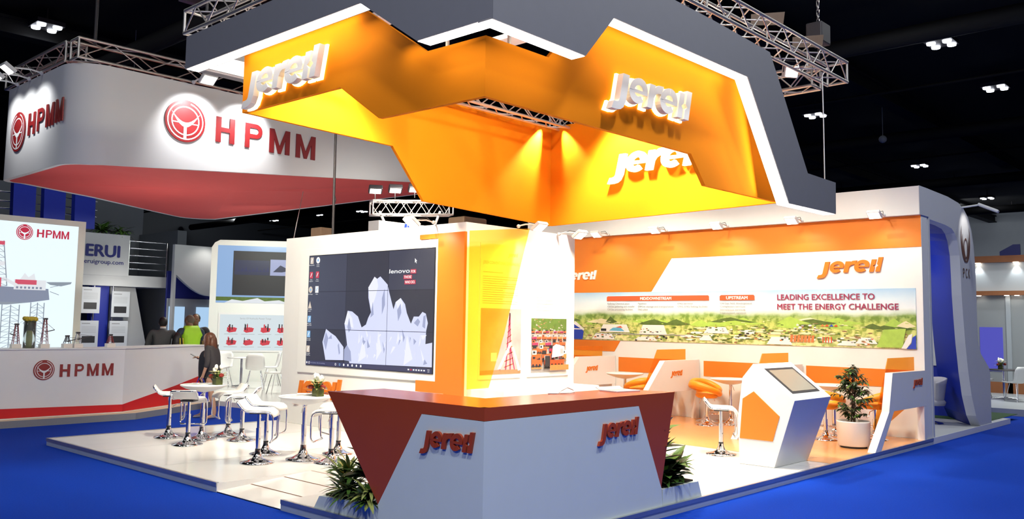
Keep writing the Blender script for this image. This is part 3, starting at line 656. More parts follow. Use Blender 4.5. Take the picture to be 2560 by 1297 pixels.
rect(mb, f, 10.09, 10.93, 1.11, 1.74, 0.003, 2); rect(mb, f, 10.09, 10.93, 1.74, 1.93, 0.0032, 4)
R = random.Random(4); cq = 0.0034
for k in range(60): x, z = R.uniform(10.1, 10.88), R.uniform(1.70, 1.92); mb.poly(f.ps([(x, z), (x+R.uniform(.02, .06), z), (x+R.uniform(0, .04), z+R.uniform(.01, .03))], cq), R.choice((4, 2, 3))); cq += 0.00004
for row in range(6):
    z = 1.72-row*0.095; s_ = 0.05+row*0.022
    for k in range(int(0.84/(s_*1.7))+1):
        x = 10.10+k*s_*1.7+R.uniform(-0.2, 0.2)*s_; x1 = min(10.92, x+s_*1.5)
        if x1-x < s_*0.5: continue
        rect(mb, f, x, x1, z-s_*0.2, z+s_*0.35, cq, R.choice((5, 5, 7, 8))); rect(mb, f, x, min(x1, x+s_*0.7), z+s_*0.3, z+s_*0.75, cq+0.0001, R.choice((0, 6, 5, 2)))
        rect(mb, f, x+s_*0.12, min(x1, x+s_*0.5), z+s_*0.42, z+s_*0.66, cq+0.0002, 6)
        for w_ in (0.2, 0.7, 1.15):
            if x+s_*(w_+0.2) < x1:
                for q in arc_strip(x+s_*w_, z-s_*0.2, s_*0.17, 0, 0, 360, 8): mb.poly(f.ps(q, cq+0.0003), 6)
        rect(mb, f, x, x1, z-s_*0.5, z-s_*0.36, cq+0.00005, R.choice((3, 6, 8))); cq += 0.0004
mb.poly(f.ps([(10.52, 1.33), (10.80, 1.36), (10.82, 1.50), (10.62, 1.54), (10.54, 1.50)], 0.055), 0); rect(mb, f, 10.72, 10.79, 1.39, 1.47, 0.056, 1); rect(mb, f, 10.36, 10.48, 1.20, 1.36, 0.055, 6)
rect(mb, f, 10.48, 10.93, 1.14, 1.22, 0.055, 8)
logo_flat(mb, f, 10.66, 2.91, 0.20, 0.003, 1)
for k in range(5): rect(mb, f, 10.2, 10.2+(0.4 if k % 3 else 0.25), 2.25-k*0.05, 2.256-k*0.05, 0.003, 2)
mb.build('print', PM, t, recalc=False)
# amber acrylic sheet standing in front of the posters
mb = MB(); slab(mb, FY(8.74, 0), [(8.56, 0.94), (8.98, 0.94), (9.28, 1.69), (9.80, 3.26), (8.56, 3.12)], 0.0, 0.012)
tag(mb.build('acrylic_sheet', 'acry'), 'tall amber acrylic sheet with a slanted edge in front of the posters', 'acrylic panel')

# ================================================================== HANGING CANOPY
t = thing('hanging_canopy', 'hanging sign canopy with zigzag orange panels in a grey lit frame', 'canopy', (8.0, 7.2, 3.4))
L_, Rr = FX(4.98, 0), FY(4.87, 0)
mb = MB(); slab(mb, L_, [(-10.06, 5.25), (-10.06, 4.85), (-6.63, 4.85), (-5.80, 4.31), (-4.874, 4.31), (-4.874, 5.25)], -0.17, 0.0)
slab(mb, Rr, [(4.984, 4.30), (6.20, 4.28), (6.63, 4.75), (9.25, 4.75), (10.29, 3.38), (11.69, 3.39), (11.70, 3.82), (10.83, 3.83), (10.15, 4.74), (9.81, 5.18), (8.47, 5.22), (4.984, 5.249)], -0.17, 0.0)
mb.box(5.15, 7.9, 9.90, 10.06, 4.85, 5.25)
mb.build('grey_fascia', 'fascia', t)
def led(seg_l, seg_r):
    mb = MB()
    for (a0, b0), (a1, b1) in seg_l:
        mb.poly([L_.p(a0, b0-0.004, -0.012), L_.p(a1, b1-0.004, -0.012), L_.p(a1, b1-0.004, -0.165), L_.p(a0, b0-0.004, -0.165)])
    for (a0, b0), (a1, b1) in seg_r:
        d = V((a1-a0, b1-b0)).normalized(); nx, nz = (d.y, -d.x)
        q = lambda a, b, c: Rr.p(a+nx*0.004, b+nz*0.004, c)
        mb.poly([q(a0, b0, -0.012), q(a1, b1, -0.012), q(a1, b1, -0.165), q(a0, b0, -0.165)])
    return mb
led([((-10.04, 4.85), (-6.63, 4.85))], []).build('light_strip', 'led', t)
led([((-5.80, 4.31), (-4.98, 4.31))], [((4.98, 4.30), (6.20, 4.28))]).build('light_strip', 'led', t)
led([], [((6.63, 4.75), (9.25, 4.75)), ((9.25, 4.75), (10.29, 3.38)), ((10.29, 3.38), (11.68, 3.39))]).build('light_strip', 'led', t)
MB().poly([(5.17, 9.30, 4.87), (5.17, 9.88, 4.87), (7.9, 9.88, 4.87), (7.9, 9.30, 4.87)]).build('soffit_panel', 'soffit_glow', t)
mb = MB().box(5.15, 5.155, 6.7, 9.9, 4.845, 4.86); mb.box(5.15, 7.9, 9.885, 9.9, 4.842, 4.865); mb.build('strip_edge', 'greyp', t)
mb = MB(); slab(mb, FX(5.33, 0), [(-9.25, 4.26), (-7.39, 4.24), (-6.74, 3.82), (-5.2915, 3.80), (-5.2915, 4.34), (-6.06, 4.35), (-6.99, 4.96), (-9.25, 4.96)], -0.05, 0.0)
tag(mb.build('orange_panel', 'orange', t), 'left front orange panel')
mb = MB(); slab(mb, FY(5.29, 0), [(5.331, 3.80), (8.69, 3.81), (9.0, 3.48), (10.82, 3.49), (9.76, 4.93), (6.75, 4.96), (6.17, 4.34), (5.331, 4.34)], -0.05, 0.0)
tag(mb.build('orange_panel', 'orange', t), 'right front orange panel')
mb = MB(); slab(mb, FY(9.25, 0), [(5.33, 4.26), (7.57, 4.22), (8.15, 3.53), (10.90, 3.43), (10.90, 5.05), (5.33, 5.02)], -0.05, 0.0)
tag(mb.build('orange_panel', 'orange', t), 'left inner orange panel with light fans')
mb = MB(); slab(mb, FX(10.88, 0), [(-9.25, 3.43), (-5.31, 3.49), (-6.6, 5.05), (-9.25, 5.05)], -0.05, 0.0)
tag(mb.build('orange_panel', 'orange', t), 'right inner orange panel with white letters')
mb = MB()
for y in (5.6, 6.1, 7.4, 8.6): mb.box(5.15, 5.38, y-0.03, y+0.03, 4.97, 5.02)
for x in (5.7, 6.4, 7.6, 8.9): mb.box(x-0.12, x+0.12, 5.04, 5.4, 4.98, 5.03).box(x-0.012, x+0.012, 5.345, 5.37, 4.3, 5.3)
mb.box(5.35, 5.375, 5.8, 5.825, 4.3, 5.3)
for x in (6.2, 7.7, 9.2): mb.box(x-0.14, x+0.14, 5.3, 9.25, 5.27, 5.33)
mb.build('inner_frame', 'whitem', t)
lg = sub_empty('logo_sign', t); logo_parts(FX(5.33, 0), -9.10, 4.385, 1.50, 0.07, ['lsilver', 'halo'], lg, glow=0.016, c0=0.05, vs=0.86)
lg = sub_empty('logo_sign', t); logo_parts(FY(5.29, 0), 7.02, 4.13, 1.50, 0.07, ['lsilver', 'halo'], lg, glow=0.016, c0=0.05, vs=0.86)
lg = sub_empty('logo_sign', t); logo_parts(FX(10.88, 0), -8.03, 4.13, 1.66, 0.06, ['lwhite'], lg, c0=0.02, vs=0.86)
# grazing spots in the inner corner that draw the two light fans
for p, q in (((10.70, 9.175, 5.10), (9.80, 9.25, 3.3)), ((10.80, 9.06, 5.10), (10.88, 8.25, 3.3))):
    lamp('corner_spot', 'SPOT', p, 1000 if q[0] < 10.5 else 420, (1.0, 0.95, 0.70), 0.015, q, 46, 0.85)
lamp('corner_spot', 'SPOT', (6.2, 9.0, 4.95), 12, (1.0, 0.86, 0.5), 0.02, (6.0, 9.25, 4.2), 60, 0.7)

def wash(loc, tgt, sx, sy, e, ang=None):
    d = bpy.data.lights.new('led_wash', 'AREA'); d.energy = e; d.color = (1.0, 0.90, 0.62); d.shape = 'RECTANGLE'; d.size = sx; d.size_y = sy
    o = bpy.data.objects.new('led_wash', d); COL.objects.link(o); Z = (V(loc)-V(tgt)).normalized(); X = V(ang).normalized(); X = (X-Z*X.dot(Z)).normalized(); Y = Z.cross(X)
    o.matrix_world = Matrix(((X.x, Y.x, Z.x, loc[0]), (X.y, Y.y, Z.y, loc[1]), (X.z, Y.z, Z.z, loc[2]), (0, 0, 0, 1)))
wash((5.20, 8.15, 4.95), (5.36, 8.15, 4.3), 2.1, 0.05, 10, (0, 1, 0))
wash((8.1, 5.13, 4.88), (8.1, 5.31, 4.2), 2.6, 0.05, 12, (1, 0, 0))
wash((10.05, 5.13, 4.25), (9.0, 5.31, 3.95), 1.5, 0.05, 8, (1.0, 0, -1.35))
wash((5.20, 5.9, 4.42), (5.36, 5.9, 4.0), 0.9, 0.05, 1.5, (0, 1, 0))
wash((5.9, 5.13, 4.42), (5.9, 5.31, 4.0), 0.9, 0.05, 1.5, (1, 0, 0))
def truss(label, a, b, s=0.29, group=None, up=(0, 0, 1), bay=0.29, r=0.024):
    """box truss from a to b; s = side"""
    a = V(a); b = V(b); ax = (b-a).normalized(); z = V(up); sd = ax.cross(z).normalized(); L = (b-a).length
    t = thing('lighting_truss', label, 'truss', a, group=group)
    cs = [(-s/2, -s/2), (s/2, -s/2), (s/2, s/2), (-s/2, s/2)]
    for p, q in cs: MB().tube([a+sd*p+z*q, b+sd*p+z*q], r, 8).build('chord', 'alu', t)
    n = max(2, int(round(L/bay)))
    for k in range(4):
        (p0, q0), (p1, q1) = cs[k], cs[(k+1) % 4]; mb = MB()
        for i in range(n):
            s0 = a+ax*(L*i/n); s1 = a+ax*(L*(i+1)/n)
            c0 = s0+sd*(p0 if i % 2 == 0 else p1)+z*(q0 if i % 2 == 0 else q1); c1 = s1+sd*(p1 if i % 2 == 0 else p0)+z*(q1 if i % 2 == 0 else q0)
            mb.tube([c0, c1], r*0.45, 5)
        for e_ in (a, b): mb.tube([e_+sd*p0+z*q0, e_+sd*p1+z*q1], r*0.8, 6)
        mb.build('lacing', 'alu', t)
    return t
TZ = 5.53
truss('front left lighting truss above the grey canopy fascia', (5.24, 4.95, TZ), (5.24, 10.36, TZ))
truss('right lighting truss with floods above the grey canopy fascia', (5.45, 5.12, TZ), (12.42, 5.12, TZ))
truss('end truss crossing behind the right tip of the canopy', (12.22, 5.35, TZ-0.05), (12.22, 10.3, TZ-0.05))
truss('rear truss seen through the gap under the orange panels', (5.45, 8.98, 5.10), (12.0, 8.98, 5.10), 0.22)
def hoist(loc, label):
    t = thing('chain_hoist', label, 'hoist', loc)
    x, y, z = loc; MB().box(x-0.16, x+0.16, y-0.12, y+0.12, z, z+0.3).build('motor', 'dark', t, bevel=0.02)
    mb = MB(); zz = z+0.3; k = 0
    while zz < 11.5:
        if k % 2: mb.tube([(x-0.018, y, zz), (x+0.018, y, zz), (x+0.018, y, zz+0.08), (x-0.018, y, zz+0.08)], 0.007, 4, True)
        else: mb.tube([(x, y-0.018, zz), (x, y+0.018, zz), (x, y+0.018, zz+0.08), (x, y-0.018, zz+0.08)], 0.007, 4, True)
        zz += 0.07; k += 1
    mb.build('chain', 'alu', t)
    MB().tube([(x, y, z), (x, y, TZ+0.16)], 0.02, 6).build('hook', 'dark', t)
hoist((12.2, 5.3, 5.95), 'dark chain hoist hanging over the right end of the canopy truss')
hoist((5.3, 10.2, 6.2), 'chain hoist over the left end of the canopy truss')
mb = MB().tube([(11.62, 5.0, 5.36), (11.64, 5.0, 4.6), (11.6, 4.98, 3.83)], 0.008, 6)
tag(mb.build('hanging_cable', 'lampw'), 'thin pale cable between truss end and grey canopy tip', 'cable')
t = thing('flood_light', 'flood lamp hung on the right canopy truss', 'lamp', (7.0, 5.12, 5.2), world=False)
MB().box(-0.17, 0.17, -0.05, 0.12, -0.12, 0.16).build('housing', 'lampw', t, bevel=0.02)
MB().box(-0.14, 0.14, -0.058, -0.051, -0.10, 0.13).build('lens', 'lens', t)
MB().tube([(-0.19, 0, 0), (-0.19, 0, 0.26), (0.19, 0, 0.26), (0.19, 0, 0)], 0.012, 6).build('bracket', 'dark', t)
FL = [(7.0, 5.35, 5.34, -2.5, 'flood lamp near the middle of the right canopy truss'), (8.6, 5.4, 5.34, -2.4, 'flood lamp on the right canopy truss above the lit strip'),
      (9.6, 5.45, 5.36, -2.3, 'flood lamp on the right canopy truss over the fascia bend'), (10.6, 5.45, 5.36, -2.2, 'flood lamp on the right canopy truss right of the fascia bend'), (11.5, 5.4, 5.36, -2.2, 'flood lamp nearest the right end of the canopy truss')]
for i, (x, y, z, a, lab) in enumerate(FL):
    o = t if i == 0 else dup(t, (x, y, z), a)
    o.scale = (0.6, 0.6, 0.6); o.location = (x, y, z+0.04); o.rotation_euler = (0.25, 0, a+PI*0.5); o['label'] = lab; o['group'] = 'flood lamps on the canopy truss'
t = thing('light_shade', 'brown flap', 'barn door flap', (0, 0, 0), world=False)
MB().add([(-0.22, 0, 0), (0.22, 0, 0.03), (0.26, 0.03, 0.22), (-0.2, 0.03, 0.16)], [(0, 1, 2, 3)]).build('flap', 'brown', t)
MB().tube([(0, 0, -0.25), (0, 0, 0.02)], 0.012, 6).build('stem', 'alu', t)
for i, (x, lab) in enumerate(((8.9, 'first brown flap above the right truss, left one of three'), (10.4, 'middle brown flap above the right truss'), (11.6, 'brown flap above the right truss closest to the chain hoist'))):
    o = t if i == 0 else dup(t, (0, 0, 0), 0)
    o.location = (x, 5.2, TZ+0.2); o.rotation_euler = (0, 0, -0.7); o['label'] = lab; o['group'] = 'brown flaps on the truss'


M['gfloor'] = mat('grey_white_floor', (0.42, 0.44, 0.46), 0.4, noise=0.05, nscale=3)
M['archw'] = mat('arch_white', (0.66, 0.67, 0.69), 0.5, noise=0.03, nscale=4)
M['brownp'] = mat('emblem_brown', (0.14, 0.06, 0.045), 0.5, noise=0.1)
M['ppale'] = mat('pale_poster', (0.62, 0.66, 0.70), 0.5, noise=0.03)
M['greych'] = mat('grey_chair', (0.40, 0.40, 0.46), 0.6, noise=0.05)
M['hall2'] = mat('grey_white_fascia', (0.45, 0.47, 0.48), 0.6, noise=0.03)
M['frost'] = mat('frosted_glass', (0.42, 0.44, 0.45), 0.25, noise=0.05, nscale=2, trans=0.35)
M['bluegl'] = emat('blue_glow_screen', (0.10, 0.10, 0.62), 0.75)

# ================================================================== BACK WALL WITH THE MURAL
WX = 15.08
t = thing('mural_wall', 'long white and orange back wall of the stand with printed mural', 'wall unit', (WX, 4.87, PZ))
MB().box(WX, 15.37, 4.87, 13.4, PZ, 3.72).build('wall_body', 'whitem', t)
MB().box(14.98, 15.40, 4.866, 13.4, 3.72, 4.19).build('top_beam', 'whitem', t)
fr = FX(WX, 0)
mb = MB(); slab(mb, fr, [(-13.4, 3.715), (-4.875, 3.715), (-4.875, 3.20), (-9.63, 3.19), (-10.11, 2.53), (-13.4, 2.53)], 0, 0.008); mb.build('orange_band', 'worange', t)
mb = MB(); slab(mb, fr, [(-13.4, 1.52), (-10.87, 1.52), (-11.02, 1.30), (-13.4, 1.30)], 0, 0.008); mb.build('orange_band', 'worange', t)
for a, b in ((-13.3, -11.06), (-10.91, -9.06), (-8.91, -7.0), (-6.86, -4.96)):
    mb = MB(); slab(mb, fr, [(a, 1.19), (b, 1.19), (b, 0.90), (a, 0.90)], 0, 0.008); mb.build('orange_band', 'worange', t)
lg = sub_empty('logo_sign', t); logo_parts(fr, -12.36, 2.81, 0.88, 0.03, ['pwhite'], lg, vs=0.85); tag(lg, 'white wall letters on orange')
lg = sub_empty('logo_sign', t); logo_parts(fr, -6.62, 2.81, 1.14, 0.03, ['letter2'], lg, vs=0.82); tag(lg, 'orange wall letters on white')
# the mural
t = thing('mural_print', 'wide landscape mural of green hills with oil plants on the back wall', 'mural', (WX-0.01, 9.0, 1.53))
M['land'] = landscape('mural_landscape', 0.0, 1.0)
MB().box(WX-0.012, WX, 4.98, 12.95, 1.53, 2.525).build('picture', 'land', t)
MP = ['pwhite', 'pred', 'pmaroon', 'pgrey', 'pblue', 'pcyan', 'pgreen', 'plgreen', 'pbrown', 'psand', 'porange', 'pblack']
f = FX(WX-0.012, 0); mb = MB(); R = random.Random(21)
cc = [0.002]
def P_(pts, m_): cc[0] += 0.000016; mb.poly(f.ps([(-max(4.984, min(12.946, y)), max(1.534, z)) for y, z in pts], cc[0]), m_)
def blob(y, z, ry, rz, m_, n=11):
    P_([(y+ry*R.uniform(0.7, 1.1)*math.cos(2*PI*i/n), z+rz*R.uniform(0.7, 1.1)*math.sin(2*PI*i/n)) for i in range(n)], m_)
for k in range(34):
    y = R.uniform(5.1, 12.9); w_ = R.uniform(0.15, 0.5); z = 1.90+R.uniform(-0.04, 0.06); h_ = R.uniform(0.03, 0.10)
    P_([(y+w_, z-0.02), (y+w_*0.4, z+h_*0.7), (y+w_*0.1, z+h_), (y-w_*0.3, z+h_*0.4), (y-w_, z-0.02), (y, z-0.05)], R.choice((6, 7, 6, 7, 9)))
for k in range(260):
    z = R.uniform(1.55, 1.98); s_ = 0.35+(2.0-z)*1.2; y = R.uniform(5.1, 12.7); blob(y, z, R.uniform(0.03, 0.12)*s_, R.uniform(0.006, 0.02)*s_, R.choice((6, 7, 9, 6, 7, 9, 8)), 8)
for k in range(40):
    y = R.uniform(5.2, 9.4); z = R.uniform(1.56, 1.86); blob(y, z, R.uniform(0.06, 0.22), R.uniform(0.010, 0.03), R.choice((9, 9, 0, 9)), 9)
    for q in range(5): blob(y+R.uniform(-.25, .25), z+R.uniform(-.03, .03), R.uniform(0.02, 0.06), R.uniform(0.006, 0.016), R.choice((6, 6, 8)), 6)
P_([(12.95, 1.535), (11.85, 1.535), (11.82, 1.70), (12.02, 1.86), (12.95, 1.95)], 4); P_([(12.95, 1.74), (11.86, 1.74), (11.84, 1.76), (12.95, 1.78)], 0); P_([(12.1, 1.86), (11.82, 1.72), (11.80, 1.75), (12.05, 1.92)], 0)
for y0, y1, z0, z1 in ((11.4, 10.62, 1.70, 1.86), (10.40, 9.72, 1.66, 1.86), (11.6, 11.0, 1.55, 1.66), (10.5, 9.95, 1.545, 1.62), (8.9, 8.35, 1.72, 1.84), (9.0, 8.7, 1.58, 1.68), (7.6, 7.1, 1.545, 1.68), (6.3, 5.95, 1.56, 1.64), (5.98, 5.6, 1.60, 1.70)):
    P_([(y0, z0), (y1, z0), (y1+0.08, z1), (y0-0.1, z1)], 0)
P_([(11.5, 1.66), (9.3, 1.66), (9.3, 1.675), (11.5, 1.675)], 3)
P_([(11.15, 1.73), (10.75, 1.72), (10.86, 1.80), (11.05, 1.79)], 5); P_([(11.36, 1.72), (11.22, 1.72), (11.22, 1.77), (11.36, 1.77)], 11); P_([(10.98, 1.80), (10.80, 1.79), (10.85, 1.83)], 1)
for k in range(170):
    c_ = R.choice(((11.3, 1.62, 0.35), (10.1, 1.74, 0.3), (10.1, 1.585, 0.4), (8.6, 1.78, 0.3), (7.0, 1.64, 0.35), (8.0, 1.68, 0.4), (6.0, 1.62, 0.3), (6.9, 1.84, 0.25)))
    y, z = c_[0]+R.uniform(-1, 1)*c_[2], c_[1]+R.uniform(-0.05, 0.05); s_ = R.uniform(0.015, 0.06)
    P_([(y, z), (y-s_, z), (y-s_, z+s_*0.5), (y, z+s_*0.5)], R.choice((0, 3, 8, 10, 11, 0, 6)))
for k in range(7): P_([(7.15-k*0.065, 1.60), (7.10-k*0.065, 1.60), (7.08-k*0.065, 1.72), (7.13-k*0.065, 1.72)], 10)
for k in range(4): P_([(6.55-k*0.05, 1.60), (6.53-k*0.05, 1.60), (6.53-k*0.05, 1.70), (6.55-k*0.05, 1.70)], 1)
for k in range(4): P_([(6.35+k*0.08, 1.88), (6.27+k*0.08, 1.88), (6.30+k*0.08, 1.92)], (1, 4, 1, 10)[k])
for k in range(3): P_([(5.62-k*0.02, 1.55), (5.20, 1.55), (5.14+k*0.03, 1.86), (5.5, 1.84)], 7)
P_([(5.14, 1.535), (4.985, 1.535), (4.985, 1.76), (5.04, 1.72), (5.06, 1.62)], 4); P_([(5.22, 1.535), (5.14, 1.535), (5.06, 1.64), (5.04, 1.78), (5.10, 1.76)], 0)
mb.build('printed_scene', MP, t, recalc=False)
for y0, y1, s_, w_ in ((11.21, 8.78, 'MID/DOWNSTREAM', 0.74), (8.55, 7.83, 'UPSTREAM', 0.44)):
    mb = MB(); mb.poly(f.ps([(-y0, 2.345), (-y1, 2.345), (-y1, 2.425), (-y1-0.02, 2.445), (-y0+0.03, 2.445), (-y0, 2.425)], 0.012), 1)
    text(mb, s_, f, -(y0+y1)/2-w_/2, 2.365, 0.055, 0.0135, width=w_, bold=0.04, mi=0); mb.build('header_bar', MP, t, recalc=False)
for y, z, s_, w_ in ((11.19, 2.275, 'Refining Chemical plant', 0.56), (11.19, 2.215, 'Oil/Gas gathering and transfer', 0.69), (11.19, 2.155, 'Oil/Gas processing facilities', 0.64), (10.42, 2.275, 'Pipelines', 0.21), (10.42, 2.215, 'Oil/Gas storage and transportation', 0.85), (10.42, 2.155, 'LNG plant', 0.24),
                     (9.48, 2.275, 'LNG terminal', 0.34), (9.48, 2.215, 'CNG LNG fueling facilities', 0.67), (8.54, 2.275, 'Oil/Gas field development', 0.66), (8.54, 2.215, 'Completion services', 0.52), (8.54, 2.155, 'Stimulation services', 0.52), (8.54, 2.095, 'Intervention services', 0.54)):
    mb = MB(); text(mb, s_, f, -y, z, 0.034, 0.0125, width=w_, mi=0, bold=0.02); mb.build('list_line', 'pgrey', t, recalc=False)
mb = MB(); text(mb, 'LEADING EXCELLENCE TO', f, -7.38, 2.345, 0.098, 0.0125, width=1.74, bold=0.025); mb.build('slogan_line', 'pmaroon', t, recalc=False)
mb = MB(); text(mb, 'MEET THE ENERGY CHALLENGE', f, -7.38, 2.175, 0.098, 0.0125, width=2.13, bold=0.025); mb.build('slogan_line', 'pmaroon', t, recalc=False)
# arm spotlights
def arm_spot(loc, rz, tilt=0.5):
    t = thing('arm_spotlight', 'arm spot', 'spotlight', loc, rz, world=False)
    MB().tube([(0, 0, 0), (0.16, 0, 0.02), (0.36, 0, 0.0)], 0.012, 6).ball((0.02, 0, 0), 0.03, 8, 6).build('arm', 'lampw', t)
    k = MB().box(-0.09, 0.09, -0.11, 0.11, -0.025, 0.03); m_ = Matrix.Translation((0.44, 0, -0.03)) @ Matrix.Rotation(tilt, 4, 'Y'); k.xf(m_); k.build('head', 'lampw', t, bevel=0.012)
    k = MB().poly([(-0.07, -0.09, -0.027), (0.07, -0.09, -0.027), (0.07, 0.09, -0.027), (-0.07, 0.09, -0.027)]); k.xf(m_); k.build('lens', 'lens', t)
    MB().tube([(0.1, 0.02, 0.02), (0.2, 0.05, 0.05), (0.34, 0.04, 0.02)], 0.005, 5).build('cord', 'black', t)
    return t
spots_mural = [((14.98, 11.11, 3.74), 'leftmost arm spotlight above the mural wall, over the white wall letters'), ((14.98, 9.68, 3.74), 'arm spotlight above the orange band, second from the left'), ((14.98, 8.32, 3.74), 'arm spotlight above the white upper panel, third from the left'),
               ((14.98, 6.85, 3.74), 'arm spotlight above the orange letters on the back wall'), ((14.98, 5.42, 3.74), 'arm spotlight at the right end of the mural wall')]
arm0 = arm_spot((0, 0, 0), PI, -0.6)
for i, (p, lab) in enumerate(spots_mural):
    o = arm0 if i == 0 else dup(arm0, p, PI)
    o.location = p; o['label'] = lab; o['group'] = 'arm spotlights over the mural'
    lamp('mural_spot_lamp', 'SPOT', (14.48, p[1], 3.66), 36 if i in (2,) else 24, WARM, 0.05, (15.1, p[1]-0.05, 2.55), 115, 0.7)
for i, (p, rz, q, lab) in enumerate((((8.68, 9.6, 3.30), PI, (8.9, 9.5, 2.2), 'arm spotlight on the tower edge above the orange frame'), ((9.75, 8.93, 3.30), -PI/2, (9.75, 8.95, 2.2), 'glowing arm spotlight on top of the amber acrylic sheet'), ((10.7, 8.93, 3.26), -PI/2, (10.7, 8.95, 2.2), 'glowing arm spotlight on the right corner of the tower'))):
    o = dup(arm0, p, rz, lab, 'arm spotlights on the video tower')
    dx, dy = math.cos(rz)*0.46, math.sin(rz)*0.46
    lamp('tower_spot_lamp', 'SPOT', (p[0]+dx, p[1]+dy, p[2]-0.12), (30, 70, 75)[i], WARM, 0.05, q, 120, 0.7)

# ================================================================== MEETING BAYS
def partition(y, label, logo=True, slim=False):
    """low white partition with slanted front edge; amber acrylic sheet behind it"""
    t = thing('bay_partition', label, 'partition', (13.9, y, PZ))
    mb = MB(); f = FY(y, 0)
    slab(mb, f, [(13.60, 1.20), (15.06, 1.20), (15.06, 0.64), (13.43, 0.64)] if slim else [(13.86, 1.21), (15.06, 1.21), (15.06, 0.64), (13.27, 0.64)], -0.11, 0.0)
    slab(mb, f, [(13.43, 0.64), (13.63, 0.64), (13.09, 0.10), (12.86, 0.10)] if slim else [(13.27, 0.64), (13.50, 0.64), (12.95, 0.10), (12.70, 0.10)], -0.11, 0.0)
    mb.box(14.95, 15.055, y+0.001, y+0.109, 0.1, 0.638)
    mb.build('frame', 'white', t)
    lg = sub_empty('logo_sign', t)
    if slim: logo_parts(f, 14.46, 0.98, 0.42, 0.012, ['letter'], lg)
    else: logo_parts(f, 14.06, 0.93, 0.40, 0.006, ['letter2'], lg)
    return t
PT = [(4.85, 'grey-white end partition with the opening, nearest the platform edge beside the potted plant', True),
      (6.92, 'white bay partition hidden behind the touchscreen kiosk', False),
      (9.00, 'white bay partition with orange logo between the second and third meeting table', False),
      (10.98, 'white bay partition with orange logo beside the white tower corner', False)]
for y, lab, slim in PT: partition(y, lab, slim=slim)
for y, lab in ((4.99, 'orange acrylic sheet on the end partition beside the potted plant'), (7.05, 'amber acrylic sheet rising above the touchscreen kiosk'), (9.13, 'amber acrylic sheet rising behind the partition at the middle table'), (11.11, 'amber acrylic sheet behind the partition next to the tower corner')):
    mb = MB()
    slab(mb, FY(y, 0), [(13.82, 1.41), (14.78 if y > 5 else 14.95, 1.41), (14.78 if y > 5 else 14.95, 0.72), (13.45, 0.36), (13.28, 0.34), (13.20, 0.42)], -0.012, 0.0)
    tag(mb.build('acrylic_sheet', 'acryo'), lab, 'acrylic panel', 'acrylic sheets of the meeting bays')

